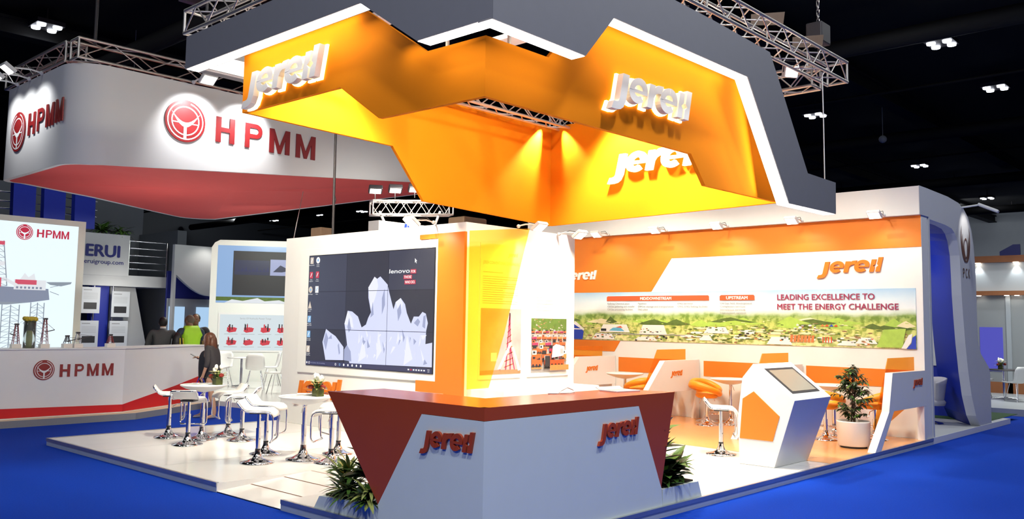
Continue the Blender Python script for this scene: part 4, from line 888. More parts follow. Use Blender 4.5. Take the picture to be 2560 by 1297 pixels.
def bar_table(name, label, loc, h=0.80, r=0.33, group=None):
    t = thing(name, label, 'table', loc, group=group, world=False)
    MB().lathe([(0.215, 0.0), (0.215, 0.012), (0.14, 0.03), (0.07, 0.065), (0.042, 0.12), (0.036, 0.18)], n=28).build('base', 'chrome', t)
    MB().lathe([(0.034, 0.17), (0.034, h*0.55)], n=16).lathe([(0.026, h*0.55), (0.026, h-0.09)], n=16).build('column', 'chrome', t)
    MB().tube([(0.02, -0.02, h-0.12), (-0.10, -0.10, h-0.14), (-0.16, -0.16, h-0.20)], 0.006, 6).build('lever', 'chrome', t)
    MB().lathe([(0.05, h-0.11), (0.14, h-0.095), (0.25, h-0.06), (r-0.02, h-0.03), (r, h-0.018), (r, h-0.004), (r-0.006, h), (0.0, h)], n=40).build('tabletop', 'white', t)
    return t
def white_stool(label, loc, rz, group=None):
    t = thing('bar_stool', label, 'bar stool', loc, rz, group, world=False); H = 0.63
    MB().lathe([(0.205, 0.0), (0.205, 0.010), (0.13, 0.028), (0.065, 0.06), (0.040, 0.11), (0.034, 0.15)], n=28).build('base', 'chrome', t)
    MB().lathe([(0.033, 0.14), (0.033, 0.17)], n=16).build('collar', 'black', t)
    MB().lathe([(0.031, 0.17), (0.031, 0.42)], n=16).lathe([(0.022, 0.42), (0.022, H-0.03)], n=14).build('column', 'chrome', t)
    MB().tube([(0, 0.03, H-0.06), (-0.02, 0.16, H-0.07), (-0.02, 0.22, H-0.11)], 0.006, 6).build('lever', 'chrome', t)
    prof = [(-0.235, H+0.115), (-0.22, H+0.10), (-0.185, H+0.055), (-0.15, H+0.018), (-0.11, H+0.004), (0.0, H), (0.10, H), (0.155, H-0.008), (0.185, H-0.03), (0.20, H-0.07)]
    mb = MB(); n = len(prof); th = 0.032; wy = 0.17; vs = []
    for sy in (-1, -0.93, 0.93, 1):
        for i, (x, z) in enumerate(prof):
            a = prof[max(0, i-1)]; b = prof[min(n-1, i+1)]; d = V((b[0]-a[0], 0, b[1]-a[1])).normalized(); nn = V((-d.z, 0, d.x))
            e = 0.5 if abs(sy) == 1 else 1.0
            vs.append(V((x, sy*wy, z))+nn*th*0.5*e+nn*0.012)
        for i, (x, z) in enumerate(prof):
            a = prof[max(0, i-1)]; b = prof[min(n-1, i+1)]; d = V((b[0]-a[0], 0, b[1]-a[1])).normalized(); nn = V((-d.z, 0, d.x))
            e = 0.5 if abs(sy) == 1 else 1.0
            vs.append(V((x, sy*wy, z))-nn*th*0.5*e+nn*0.012)
    fs = []
    for s_ in range(3):
        for i in range(n-1):
            a = s_*2*n+i; b = (s_+1)*2*n+i; fs.append((a, a+1, b+1, b)); fs.append((a+n, b+n, b+n+1, a+n+1))
        for i in (0, n-1): fs.append((s_*2*n+i, (s_+1)*2*n+i, (s_+1)*2*n+n+i, s_*2*n+n+i))
    for s_ in (0, 3):
        for i in range(n-1): a = s_*2*n+i; fs.append((a, a+n, a+n+1, a+1))
    mb.add(vs, fs, 0, True); mb.build('seat', 'seatw', t)
    def side(sg):
        y = sg*0.182
        return [V((x, y, z-0.004)) for x, z in prof[1:]]+[V((0.205, y, H-0.14)), V((0.205, y, 0.32)), V((0.195, y, 0.285)), V((0.175, y*0.93, 0.265))]
    a = side(-1); b = side(1); b.reverse()
    MB().tube(a+b+[V((-0.232, 0.175, H+0.112)), V((-0.236, 0.10, H+0.118)), V((-0.236, -0.10, H+0.118)), V((-0.232, -0.175, H+0.112))], 0.0105, 8, True).build('frame_tube', 'chrome', t)
    MB().box(-0.10, 0.10, -0.09, 0.09, H-0.035, H-0.012).build('seat_plate', 'dark', t)
    return t
def orange_stool(label, loc, rz, group=None):
    t = thing('tub_stool', label, 'stool', loc, rz, group, world=False); H = 0.50
    MB().lathe([(0.205, 0.0), (0.205, 0.010), (0.13, 0.028), (0.065, 0.06), (0.040, 0.11), (0.034, 0.15)], n=24).build('base', 'chrome', t)
    MB().lathe([(0.031, 0.14), (0.031, 0.32)], n=14).lathe([(0.022, 0.32), (0.022, H-0.02)], n=12).build('column', 'chrome', t)
    MB().tube([(0, 0.03, H-0.04), (-0.02, 0.18, H-0.06), (-0.02, 0.22, H-0.14)], 0.007, 6).build('lever', 'chrome', t)
    MB().tube([(0.03, -0.05, 0.2), (0.16, -0.14, 0.2), (0.2, 0, 0.2), (0.16, 0.14, 0.2), (0.03, 0.05, 0.2)], 0.010, 6).build('footrest', 'chrome', t)
    MB().lathe([(0.0, H-0.02), (0.16, H-0.02), (0.20, H+0.01), (0.205, H+0.04), (0.18, H+0.07), (0.10, H+0.08), (0, H+0.08)], n=28).build('seat', 'seato', t)
    path = []; N = 32; k = MB()
    for i in range(N):
        a = 2*PI*i/N; c = math.cos(a); path.append(V((-0.03+0.235*c, 0.265*math.sin(a), H+0.13-0.085*c)))
    k.tube(path, [0.050+0.016*max(0, -math.cos(2*PI*i/N)) for i in range(N)], 10, True); k.build('backrest', 'seato', t)
    return t
DX = [((14.55, 8.05, PZ), 'white pedestal table in the bay left of the touchscreen kiosk'), ((14.30, 10.2, PZ), 'white pedestal table in the bay beside the tower corner'), ((14.55, 6.15, PZ), 'white pedestal table between the kiosk and the potted plant')]
bt = bar_table('pedestal_table', 'x', (0, 0, 0), 0.82, 0.36)
for i, (p, lab) in enumerate(DX):
    o = bt if i == 0 else dup(bt, p, 0); o.location = p; o['label'] = lab; o['group'] = 'meeting tables'
def face(p, q): return math.atan2(q[1]-p[1], q[0]-p[0])
OS = [((14.12, 8.28), (14.55, 8.05), 'orange tub stool nearest the kiosk in the middle bay'), ((14.70, 8.62), (14.55, 8.05), 'orange tub stool behind the white table of the middle bay'), ((14.12, 9.74), (14.30, 10.2), 'orange tub stool seen just above the laptop'), ((14.68, 9.68), (14.30, 10.2), 'orange tub stool beside the one above the laptop, nearer the back wall'),
      ((13.82, 5.98), (14.55, 6.15), 'orange tub stool right of the blue-grey kiosk front'), ((14.45, 5.45), (14.55, 6.15), 'orange tub stool mostly hidden behind the potted plant')]
os0 = orange_stool('x', (0, 0, 0), 0)
for i, (p, q, lab) in enumerate(OS):
    o = os0 if i == 0 else dup(os0, (0, 0, 0), 0); o.location = (p[0], p[1], PZ); o.rotation_euler = (0, 0, face(p, q)); o['label'] = lab; o['group'] = 'orange stools in the meeting bays'
T1, T2 = (6.56, 12.18), (6.58, 9.64)
bt2 = bar_table('bar_table', 'x', (T1[0], T1[1], PZ), 0.79, 0.33); bt2['label'] = 'white round bar table nearest the woman with flowers on it'; bt2['group'] = 'bar tables on the platform'
dup(bt2, (T2[0], T2[1], PZ), 0, 'white round bar table in front of the video wall with flowers on it', 'bar tables on the platform')
WS = [((6.30, 12.68), -0.45, 'white bar stool furthest left on the platform'), ((6.13, 11.77), 0.75, 'white bar stool with its back lip towards the camera at the left table'),
      ((7.08, 12.36), 2.9, 'white bar stool behind the left table with its front turned left'), ((6.93, 11.71), 2.45, 'white bar stool right of the left table with raised tilted lip'),
      ((6.01, 9.77), -0.75, 'white bar stool nearest the camera at the right table'), ((6.47, 10.33), -0.9, 'white bar stool behind the nearest one at the right table'),
      ((7.20, 9.75), 2.9, 'white bar stool right of the right table, further back, half behind the counter'), ((6.68, 9.19), 2.2, 'white bar stool peeking out behind the purple-brown end of the counter'),
      ((11.06, 6.27), -1.0, 'lone white bar stool beside the touchscreen kiosk')]
ws0 = white_stool('x', (0, 0, 0), 0)
for i, (p, a, lab) in enumerate(WS):
    o = ws0 if i == 0 else dup(ws0, (0, 0, 0), 0); o.location = (p[0], p[1], PZ); o.rotation_euler = (0, 0, a); o['label'] = lab; o['group'] = 'white bar stools'

def flowers(label, loc, seed):
    R = random.Random(seed); t = thing('flower_vase', label, 'flower arrangement', loc, world=False)
    MB().box(-0.055, 0.055, -0.055, 0.055, 0.0, 0.105).build('vase', 'vaseg', t, bevel=0.006)
    st = MB(); fo = MB(); 
    for i in range(26):
        a = R.uniform(0, 2*PI); e = R.uniform(0.1, 1.2); d = V((math.cos(a)*math.cos(e), math.sin(a)*math.cos(e), math.sin(e)))
        fo.leaf((d.x*0.03, d.y*0.03, 0.10), d, R.uniform(0.10, 0.19), 0.03, 0.5, 0.2, 4, R.choice((0, 1)))
    fo.build('leaves', ['leaf', 'leafv'], t, recalc=False)
    for i in range(6):
        a = R.uniform(0, 2*PI); p = V((0.05*math.cos(a), 0.05*math.sin(a), R.uniform(0.20, 0.25)))
        st.tube([(0, 0, 0.08), p*0.6+V((0, 0, 0.05)), p], 0.003, 5)
        MB().lathe([(0.008, -0.025), (0.024, -0.005), (0.026, 0.015), (0.018, 0.035), (0.006, 0.045)], p, 10).build('tulip', 'tulip', t)
    for i in range(5):
        a = R.uniform(0, 2*PI); p = V((0.08*math.cos(a), 0.08*math.sin(a), R.uniform(0.155, 0.20))); k = MB(); st.tube([(0, 0, 0.08), p], 0.003, 5)
        for j in range(6): b_ = 2*PI*j/6; k.leaf(p, (math.cos(b_), math.sin(b_), 0.5), 0.08, 0.034, 0.5, 0.1, 3)
        k.build('lily', 'lily', t, recalc=False)
    for i in range(3):
        a = 0.6+i*PI/1.5; p = V((0.09*math.cos(a), 0.09*math.sin(a), R.uniform(0.12, 0.14))); k = MB().ball(p, (0.038, 0.038, 0.03), 10, 7)
        for j in range(9): b_ = 2*PI*j/9; k.leaf(p, (math.cos(b_), math.sin(b_), 0.7), 0.045, 0.03, 0.3, 0.3, 3)
        k.build('red_flower', 'redf', t, recalc=False)
    st.build('stems', 'leaf', t)
flowers('glass cube of white tulips, yellow lilies and red blooms on the left bar table', (T1[0]+0.10, T1[1]-0.20, PZ+0.79), 2)
flowers('glass cube of white tulips and red blooms on the bar table by the video wall', (T2[0]+0.08, T2[1]-0.16, PZ+0.79), 3)
def brochure(label, loc, rz, w_=0.21, h_=0.28, n=1):
    t = thing('brochure', label, 'brochure', loc, rz, world=False)
    MB().box(-w_/2, w_/2, -h_/2, h_/2, 0, 0.004*n).build('pages', 'paper', t)
    k = MB(); fr = Fr((0, 0, 0.004*n+0.0006), (1, 0, 0), (0, 1, 0)); rect(k, fr, -w_*0.4, w_*0.4, -h_*0.35, h_*0.1, 0); rect(k, fr, -w_*0.4, w_*0.1, h_*0.2, h_*0.4, 0)
    k.build('cover_print', 'greyp', t, recalc=False)
zt = PZ+0.79+0.001
brochure('brochure lying on the left edge of the left bar table', (T1[0]-0.13, T1[1]+0.05, zt), 0.4)
brochure('brochure beside the flowers on the left bar table', (T1[0]+0.03, T1[1]-0.03+0.17, zt), 1.0)
brochure('brochure at the left edge of the bar table by the video wall', (T2[0]-0.16, T2[1]+0.06, zt), 0.5)
brochure('thick brochure pile behind the flowers on the bar table by the video wall', (T2[0]+0.10, T2[1]+0.08, zt), 0.9, n=4)

# ================================================================== KIOSK
t = thing('touchscreen_kiosk', 'white angular kiosk with sloped touchscreen and orange side panel', 'kiosk', (10.52, 5.3, PZ))
kp = [(5.70, 0.10), (5.22, 0.10), (4.94, 0.95), (5.50, 1.38), (5.65, 1.20), (5.72, 0.70)]
def kprism(pts, x0, x1, mi=0, mb=None):
    return (mb or MB()).prism([(x0, y, z) for y, z in pts], (x1-x0, 0, 0), mi)
# the body narrows towards the floor
mb = MB(); n = len(kp); xr = {0.10: 11.48}
def kx(z): return 11.48+(z-0.10)/(0.95-0.10)*0.12 if z <= 0.95 else 11.60
mb.add([(10.52, y, z) for y, z in kp]+[(kx(z), y, z) for y, z in kp], [tuple(range(n)), tuple(range(2*n-1, n-1, -1))]+[(i, (i+1) % n, n+(i+1) % n, n+i) for i in range(n)])
mb.build('body', 'white', t, bevel=0.004)
kf = Fr((0, 4.94, 0.95), (1, 0, 0), (0, 0.56, 0.43))          # the sloped face
mb = MB(); slab(mb, kf, [(10.66, 0.12), (11.46, 0.12), (11.46, 0.60), (10.66, 0.60)], 0.0, 0.006); o = mb.build('screen_bezel', 'pblack', t)
mb = MB(); slab(mb, kf, [(10.715, 0.155), (11.405, 0.155), (11.405, 0.56), (10.715, 0.56)], 0.006, 0.008); mb.build('screen', 'kscreen', t)
mb = kprism([(5.69, 0.425), (5.235, 0.425), (5.14, 0.74), (5.49, 1.03), (5.645, 0.93)], 10.512, 10.52); mb.build('side_panel', 'worange', t)

# ================================================================== POTTED PLANT
t = thing('potted_plant', 'dark leafy weeping fig in a white pot beside the end partition', 'potted plant', (13.25, 5.31, PZ), world=False)
MB().lathe([(0.215, 0.03), (0.225, 0.06), (0.24, 0.37), (0.24, 0.39), (0.225, 0.39), (0.215, 0.33), (0.0, 0.33)], n=32).build('pot', 'potw', t)
MB().lathe([(0.19, 0.0), (0.19, 0.03), (0.0, 0.03)], n=24).build('pot_foot', 'dark', t)
MB().lathe([(0.212, 0.345), (0.1, 0.36), (0.0, 0.365)], n=24).build('soil', 'soil', t)
R = random.Random(9); st = MB(); fo = MB(); tips = []
for k in range(3):
    st.tube([(0.03*math.cos(k*2.1), 0.03*math.sin(k*2.1), 0.34), (0.02*math.cos(k*2.1+1), 0.02*math.sin(k*2.1+1), 0.7), (0.01*k, -0.01*k, 1.08)], [0.014, 0.010, 0.005], 6)
for k in range(70):
    z = R.uniform(0.42, 1.16); rad = 0.31*(1-abs(z-0.70)/0.66)**0.75 if z > 0.70 else 0.27*(0.6+0.4*(z-0.42)/0.28)
    a = R.uniform(0, 2*PI); p = V((0, 0, z-0.08)); q = V((rad*math.cos(a), rad*math.sin(a), z+R.uniform(0.0, 0.08)))
    st.tube([p, p.lerp(q, 0.6)+V((0, 0, 0.03)), q], 0.0035, 4); tips.append((p, q))
tips.append((V((0, 0, 0.9)), V((0.01, 0, 1.22))))
for p, q in tips:
    for j in range(13):
        s_ = R.uniform(0.3, 1.05); b_ = p.lerp(q, s_)+V((0, 0, 0.03*math.sin(PI*min(1, s_)))); a = R.uniform(0, 2*PI)
        d = (q-p).normalized()*0.5+V((math.cos(a), math.sin(a), R.uniform(-0.5, 0.4)))
        fo.leaf(b_, d, R.uniform(0.07, 0.11), R.uniform(0.028, 0.04), 0.9, 0.15, 3, R.choice((0, 0, 1)))
st.build('trunk', 'bark', t); fo.build('foliage', ['leafd', 'leaf'], t, recalc=False)

# ================================================================== RIGHT NEIGHBOUR STANDS
t = thing('neighbour_platform', 'low grey-white platform under the curved white arch stand', 'platform', (17.7, 6.5, 0))
MB().box(15.38, 20.06, 4.87, 9.5, 0.0, 0.1).build('deck', 'gfloor', t); MB().box(15.38, 20.06, 4.862, 4.87, 0.0, 0.102).build('skirt', 'white', t)
tag(MB().box(18.9, 21.2, 5.0, 8.0, 0.1, 0.108).build('turf_mat', 'grass'), 'strip of dark green turf behind the foot of the white arch', 'turf')
t = thing('arch_stand', 'tall white rounded arch frame with dark blue inside, right of the stand', 'stand', (17.0, 4.87, 0.1))
outer = [(15.42, 0.1), (15.42, 4.2), (16.5, 4.185), (17.1, 4.14), (17.4, 4.06), (17.65, 3.93), (17.83, 3.72), (17.94, 3.45), (18.00, 3.1), (18.03, 2.7), (18.03, 2.0), (18.06, 1.62), (18.2, 1.42), (18.5, 1.26), (18.70, 1.15), (18.77, 1.02), (18.76, 0.1)]
inner = [(18.03, 0.1), (17.78, 0.30), (17.55, 0.67), (17.39, 1.10), (17.26, 1.62), (17.18, 2.1), (17.13, 2.47), (17.11, 2.85), (17.08, 3.19), (16.96, 3.45), (16.83, 3.57), (16.66, 3.64), (16.3, 3.67), (15.50, 3.69), (15.50, 0.1)]
mb = MB(); mb.prism([(x, 4.87, z) for x, z in outer+inner], (0, 0.165, 0)); mb.box(14.982, 15.44, 4.858, 4.8655, 3.72, 4.195); mb.build('arch_frame', 'archw', t)
MB().box(19.45, 19.6, 5.85, 9.4, 0.1, 4.0).box(15.5, 17.6, 5.2, 9.4, 3.86, 4.0).build('blue_lining', 'royal', t)
k = MB(); in2 = inner[:-1]; q_ = [(x, 5.036, z) for x, z in in2]; r_ = [(x+1.42*(1 if z < 3 else max(0.1, (x-15.5)/1.55)), 5.85, z+(0.15 if z > 3 else 0)) for x, z in in2]
for i in range(len(q_)-1): k.poly([q_[i], q_[i+1], r_[i+1], r_[i]])
k.prism([(x, 5.036, z) for x, z in outer[1:-1]+[(19.2, 1.0)]*0+inner[:-1]][:0] or [(0, 0, -9), (0.001, 0, -9), (0, 0, -9.001)], (0, 0.001, 0)) if False else None
k.build('blue_curve', 'royal', t)
f = FY(4.866, 0); cx, cz = 17.44, 3.47
for sg in (-1, 1):
    for j, (w_, h_, dz, a1, th) in enumerate(((0.275, 0.42, 0.02, 38, 0.075), (0.20, 0.34, -0.05, 36, 0.06), (0.135, 0.27, -0.11, 34, 0.05))):
        k = MB(); N = 16
        for q in range(N):
            pp = []
            for u in (q/N, (q+1)/N):
                an = math.radians(-86+(86+a1)*u); e_ = th*math.sin(PI*min(1, 0.12+0.88*u))**0.8
                pp.append(((cx+sg*w_*math.cos(an), cz+dz+h_*math.sin(an)), (cx+sg*(w_-e_*0.75)*math.cos(an), cz+dz+(h_-e_)*math.sin(an))))
            k.poly(f.ps([pp[0][0], pp[1][0], pp[1][1], pp[0][1]], 0.002+j*0.0006))
        k.build('emblem_petal', 'brownp', t, recalc=False)
k = MB()
for q in arc_strip(cx, cz-0.13, 0.19, 0.155, 0, 360, 26): k.poly(f.ps([((x-cx)*0.55+cx, z) for x, z in q], 0.005))
k.build('emblem_oval', 'brownp', t, recalc=False)
for i, ch in enumerate('PCK'):
    k = MB(); text(k, ch, f, 17.24+i*0.16, 2.80, 0.17, 0.002, width=0.09, bold=0.01); k.build('letter', 'brownp', t, recalc=False)
t = tag(MB().box(19.43, 19.45, 5.88, 7.6, 1.12, 3.02).build('poster', 'ppale'), 'pale poster on the dark blue wall inside the arch stand', 'poster'); WORG[t.name] = t.location.copy()
f = FX(19.43, 0); k = MB()
for i in range(3):
    for q in arc_strip(-6.75, 2.45+i*0.06, 0.62+i*0.1, 0.60+i*0.1, 20, 75, 10): k.poly(f.ps(q, 0.003))
R = random.Random(3)
for i in range(22): rect(k, f, -7.5, -6.35+R.uniform(-0.15, 0.15), 2.15-i*0.045, 2.165-i*0.045, 0.003)
k.build('print', 'pgrey', t, recalc=False)
t = thing('tub_chair', 'grey tub chair inside the blue arch stand', 'chair', (17.80, 5.66, 0.1), 2.6, world=False)
k = MB(); n = 14; vs = []; fs = []
for j in range(5):
    z = 0.34+0.13*j
    for i in range(n+1):
        a = -1.9+3.8*i/n; r_ = 0.30-0.02*(4-j); top = z if j < 4 else z-0.10*(abs(a)/1.9)**2
        vs.append((-r_*math.cos(a), r_*math.sin(a), top))
for j in range(4):
    for i in range(n): fs.append((j*(n+1)+i, j*(n+1)+i+1, (j+1)*(n+1)+i+1, (j+1)*(n+1)+i))
k.add(vs, fs, 0, True); o = k.build('shell', 'greych', t); md = o.modifiers.new('solid', 'SOLIDIFY'); md.thickness = 0.04
MB().lathe([(0, 0.34), (0.25, 0.34), (0.27, 0.40), (0.24, 0.44), (0, 0.45)], n=20).build('seat', 'greych', t)
MB().lathe([(0.22, 0.0), (0.2, 0.02), (0.04, 0.05), (0.03, 0.34)], n=16).build('pedestal', 'chrome', t)
t = thing('arm_spotlight', 'white arm lamp at the top of the curved arch above its emblem', 'spotlight', (17.3, 4.87, 4.08), -PI/2+0.15, world=False)
MB().tube([(0, 0, 0), (0.28, 0, 0.03)], 0.018, 6).build('arm', 'lampw', t)
k = MB().box(-0.02, 0.34, -0.08, 0.08, -0.02, 0.03); k.xf(Matrix.Translation((0.28, 0, 0.03)) @ Matrix.Rotation(0.45, 4, 'Y')); k.build('head', 'lampw', t, bevel=0.015)
lamp('arch_spot_lamp', 'SPOT', (17.36, 4.42, 3.98), 12, NEUT, 0.03, (17.4, 4.87, 3.7), 75, 0.8)
lamp('arch_inner_lamp', 'AREA', (17.2, 6.8, 3.75), 55, NEUT, 0.5, (17.8, 6.6, 0))
# distant stand with timber bands
BX = 27.0
t = thing('timber_band_stand', 'distant stand with orange timber bands, downlights and frosted glass at the right edge', 'stand', (BX, 4.0, 0.15))
MB().box(BX, BX+0.4, -6, 7.4, 3.74, 3.92).build('timber_band', 'wood', t); MB().box(BX, BX+0.4, -6, 7.4, 2.83, 2.95).build('timber_band', 'wood', t)
MB().box(BX+0.15, BX+0.4, -6, 7.4, 2.95, 3.74).build('white_fascia', 'hall2', t)
MB().box(BX+0.25, BX+0.3, -6, 7.4, 0.45, 2.83).build('glass_wall', 'frost', t); MB().box(BX+0.2, BX+0.34, 6.5, 6.62, 0.15, 2.83).build('glass_post', 'hall', t)
MB().box(BX+0.2, BX+0.34, -6, 7.4, 0.15, 0.45).build('timber_base', 'wood', t)
tag(MB().box(BX+0.225, BX+0.245, 6.72, 7.3, 0.75, 1.95).build('blue_screen', 'bluegl', t), 'glowing blue screen on the glass')
for i, y in enumerate((7.25, 6.3, 5.35)):
    MB().lathe([(0.0, 3.735), (0.07, 3.735), (0.07, 3.725), (0, 3.725)], (BX+0.07, y, 0), 12).build('downlight', 'lens', t)
    lamp('downlight_lamp', 'SPOT', (BX+0.06, y, 3.70), 16, (0.9, 0.97, 1), 0.03, (BX+0.18, y, 3.0), 80, 0.7)
for i, y in enumerate((7.25, 6.55, 6.3)): MB().lathe([(0.0, 2.825), (0.06, 2.825), (0.06, 2.815), (0, 2.815)], (BX+0.07, y, 0), 12).build('downlight', 'lens', t)
struct('floor_riser', MB().box(21.9, BX+3, -8, 8.2, 0, 0.15), 'gfloor', label='pale raised floor of the distant stand at the right edge', cat='floor')
lamp('distant_stand_fill', 'AREA', (24.6, 5.4, 3.9), 120, (0.95, 1, 0.95), 1.2, (25.0, 5.0, 0))  # added fill that brightens the distant stand
def shell_chair(label, loc, rz, m_='white', group=None):
    t = thing('shell_chair', label, 'chair', loc, rz, group, world=False)
    k = MB(); prof = [(0.22, 0.425), (0.20, 0.445), (0.05, 0.43), (-0.12, 0.435), (-0.19, 0.48), (-0.225, 0.60), (-0.25, 0.76), (-0.265, 0.84)]; vs = []; fs = []; m = 6
    for i, (x, z) in enumerate(prof):
        wd = 0.22 if i < 5 else (0.225, 0.21, 0.15)[i-5]
        for j in range(m+1): s_ = -1+2*j/m; vs.append((x+(0.05 if i > 3 else 0)*s_*s_, wd*s_, z+(0.03 if i < 4 else 0)*s_*s_))
    for i in range(len(prof)-1):
        for j in range(m): fs.append((i*(m+1)+j, i*(m+1)+j+1, (i+1)*(m+1)+j+1, (i+1)*(m+1)+j))
    k.add(vs, fs, 0, True); o = k.build('shell', m_, t); md = o.modifiers.new('solid', 'SOLIDIFY'); md.thickness = 0.014
    for sx, sy in ((1, 1), (1, -1), (-1, 1), (-1, -1)): MB().tube([(0.10*sx-0.02, 0.12*sy, 0.425), (0.20*sx-0.03, 0.20*sy, 0.0)], 0.010, 6).build('leg', 'chrome', t)
    return t
def small_table(label, loc, h=0.72, r=0.38, top='white'):
    t = thing('cafe_table', label, 'table', loc, world=False)
    MB().lathe([(0.0, h-0.025), (r, h-0.025), (r, h), (0, h)], n=28).build('tabletop', top, t)
    MB().lathe([(0.03, 0.02), (0.03, h-0.02)], n=12).build('column', 'chrome', t)
    k = MB()
    for a in (0.4, 0.4+PI/2, 0.4+PI, 0.4+PI*1.5): k.tube([(0, 0, 0.05), (0.26*math.cos(a), 0.26*math.sin(a), 0.015)], 0.015, 6)
    k.build('base', 'chrome', t)
    return t
small_table('dark-edged cafe table with flowers in the distant stand', (24.9, 6.15, 0.15), 0.74, 0.42, 'dark')
sc0 = shell_chair('white shell chair on the right of the distant cafe table', (24.35, 5.75, 0.15), 1.0, 'white', 'distant white chairs')
dup(sc0, (25.1, 6.75, 0.15), -1.9, 'white shell chair behind the distant cafe table', 'distant white chairs')
flowers('small dark flower arrangement on the distant cafe table', (24.85, 6.2, 0.89), 5)

M['cream'] = mat('cream_glow_step_top', (0.72, 0.62, 0.46), 0.5, noise=0.04)  # cream stands in for the warm glow on the grey step's top
M['creamf'] = mat('cream_frame', (0.72, 0.74, 0.64), 0.5, noise=0.03)
M['creamw'] = mat('cream_white_wall', (0.82, 0.84, 0.80), 0.5, noise=0.02)
M['dkredlit'] = emat('lit_red_mark', (0.50, 0.02, 0.06), 1.0)
M['yellowf'] = mat('yellow_blossom', (0.62, 0.45, 0.03), 0.6, noise=0.3, nscale=40)
M['skyp2'] = emat('pale_blue_screen', (0.45, 0.68, 0.95), 0.9)
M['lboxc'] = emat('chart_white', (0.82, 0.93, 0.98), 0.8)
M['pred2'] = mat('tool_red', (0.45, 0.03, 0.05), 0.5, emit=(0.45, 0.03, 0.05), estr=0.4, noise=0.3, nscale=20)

# ================================================================== HANGING BANNER (left)
t = thing('hanging_banner', 'big white hanging banner box with red underside and round red emblems', 'banner', (9.0, 18.5, 4.4))
def rnd(c, r, a0, a1, n=10): return [(c[0]+r*math.cos(math.radians(a0+(a1-a0)*i/n)), c[1]+r*math.sin(math.radians(a0+(a1-a0)*i/n))) for i in range(n+1)]
plan = [(6.1, 19.2), (6.1, 18.0)]+rnd((6.75, 17.15), 0.65, 180, 270)+[(9.0, 16.5), (12.0, 16.5), (15.5, 16.5), (15.9, 16.9), (15.6, 17.6)]+rnd((12.0, 22.9), 0.75, 30, 125, 6)+[(10.6, 22.9), (8.5, 21.5), (6.5, 20.2)]+rnd((6.45, 19.9), 0.35, 120, 180, 3)
def bz(x, y): return 4.62+max(0, x-6.5)*0.085*max(0.0, min(1.0, (20.5-y)/3.5)) if y < 20.5 else 4.66
mb = MB(); n = len(plan)
mb.add([(x, y, bz(x, y)) for x, y in plan]+[(x, y, 6.50) for x, y in plan], [(i, (i+1) % n, n+(i+1) % n, n+i) for i in range(n)], 0, True)
mb.build('banner_skin', 'banner', t, recalc=True)
cx_, cy_ = sum(p[0] for p in plan)/n, sum(p[1] for p in plan)/n
def shrink(d): return [(x+(cx_-x)/math.hypot(cx_-x, cy_-y)*d, y+(cy_-y)/math.hypot(cx_-x, cy_-y)*d) for x, y in plan]
in_ = shrink(0.11); mb = MB(); c0 = (10.5, 18.7)
mb.add([(x, y, bz(x, y)+0.005) for x, y in in_]+[(c0[0], c0[1], bz(*c0)+0.03)], [(i, (i+1) % n, n) for i in range(n)]); mb.build('red_underside', 'bred', t)
mb = MB(); mb.add([(x, y, bz(x, y)-0.002) for x, y in plan]+[(x, y, bz(x, y)+0.004) for x, y in in_], [(i, (i+1) % n, n+(i+1) % n, n+i) for i in range(n)]); mb.build('rim', 'banner', t)
f = FY(16.495, 0)
mb = MB(); emblem(mb, f, 8.22, 5.73, 0.42, 0.0, 0, 1, 0.02); mb.build('emblem', ['dkred', 'banner'], t, recalc=False)
def block(ch, a, b, w_, h):
    s_ = 0.27*w_ if ch != 'M' else 0.22*w_; r = lambda x0, x1, z0, z1: [(a+x0, b+z0), (a+x1, b+z0), (a+x1, b+z1), (a+x0, b+z1)]
    if ch == 'H': return [r(0, s_, 0, h), r(w_-s_, w_, 0, h), r(s_, w_-s_, 0.42*h, 0.60*h)]
    if ch == 'M': return [r(0, s_, 0, h), r(w_-s_, w_, 0, h), [(a+s_, b+h), (a+s_, b+h*0.62), (a+w_*0.43, b), (a+w_*0.5, b), (a+w_*0.5, b+h*0.30)], [(a+w_-s_, b+h), (a+w_*0.5, b+h*0.30), (a+w_*0.5, b), (a+w_*0.57, b), (a+w_-s_, b+h*0.62)]]
    q = arc_strip(a+w_*0.62, b+h*0.70, h*0.30, h*0.30-s_*0.85, -90, 90, 12, w_*0.38/(h*0.30)); t_ = s_*0.85
    return [r(0, s_, 0, h), r(s_, w_*0.62, h*0.40, h*0.40+t_), r(s_, w_*0.62, h-t_, h)]+q
def red_letters(fr, spec, h, bold, parent, depth=0.02, m_='dkred'):
    for ch, a, b, w_ in spec:
        k = MB()
        for q in block(ch, a, b, w_, h): slab(k, fr, q, 0.0, depth)
        k.build('letter', m_, parent)
red_letters(f, (('H', 8.88, 5.43, 0.42), ('P', 9.54, 5.42, 0.40), ('M', 10.12, 5.40, 0.50), ('M', 10.78, 5.39, 0.50)), 0.52, 0.022, t)
f = FX(6.095, 0)
mb = MB(); emblem(mb, f, -19.22, 5.52, 0.40, 0.0, 0, 1, 0.02); mb.build('emblem', ['dkred', 'banner'], t, recalc=False)
red_letters(f, (('H', -18.66, 5.36, 0.36), ('P', -18.18, 5.38, 0.33), ('M', -17.74, 5.40, 0.38), ('M', -17.28, 5.42, 0.36)), 0.44, 0.022, t)
truss('aluminium truss along the front top of the white hanging banner', (6.15, 16.72, 6.74), (15.4, 16.72, 6.74), 0.36, bay=0.62, r=0.028)
truss('aluminium truss along the left top of the white hanging banner', (6.28, 17.0, 6.74), (6.28, 20.2, 6.74), 0.36, bay=0.5, r=0.028)
mb = MB().tube([(6.5, 16.72, 6.9), (6.5, 16.72, 11.6)], 0.03, 6); tag(mb.build('suspension_cable', 'dark'), 'dark suspension cable above the near corner of the left truss', 'cable')
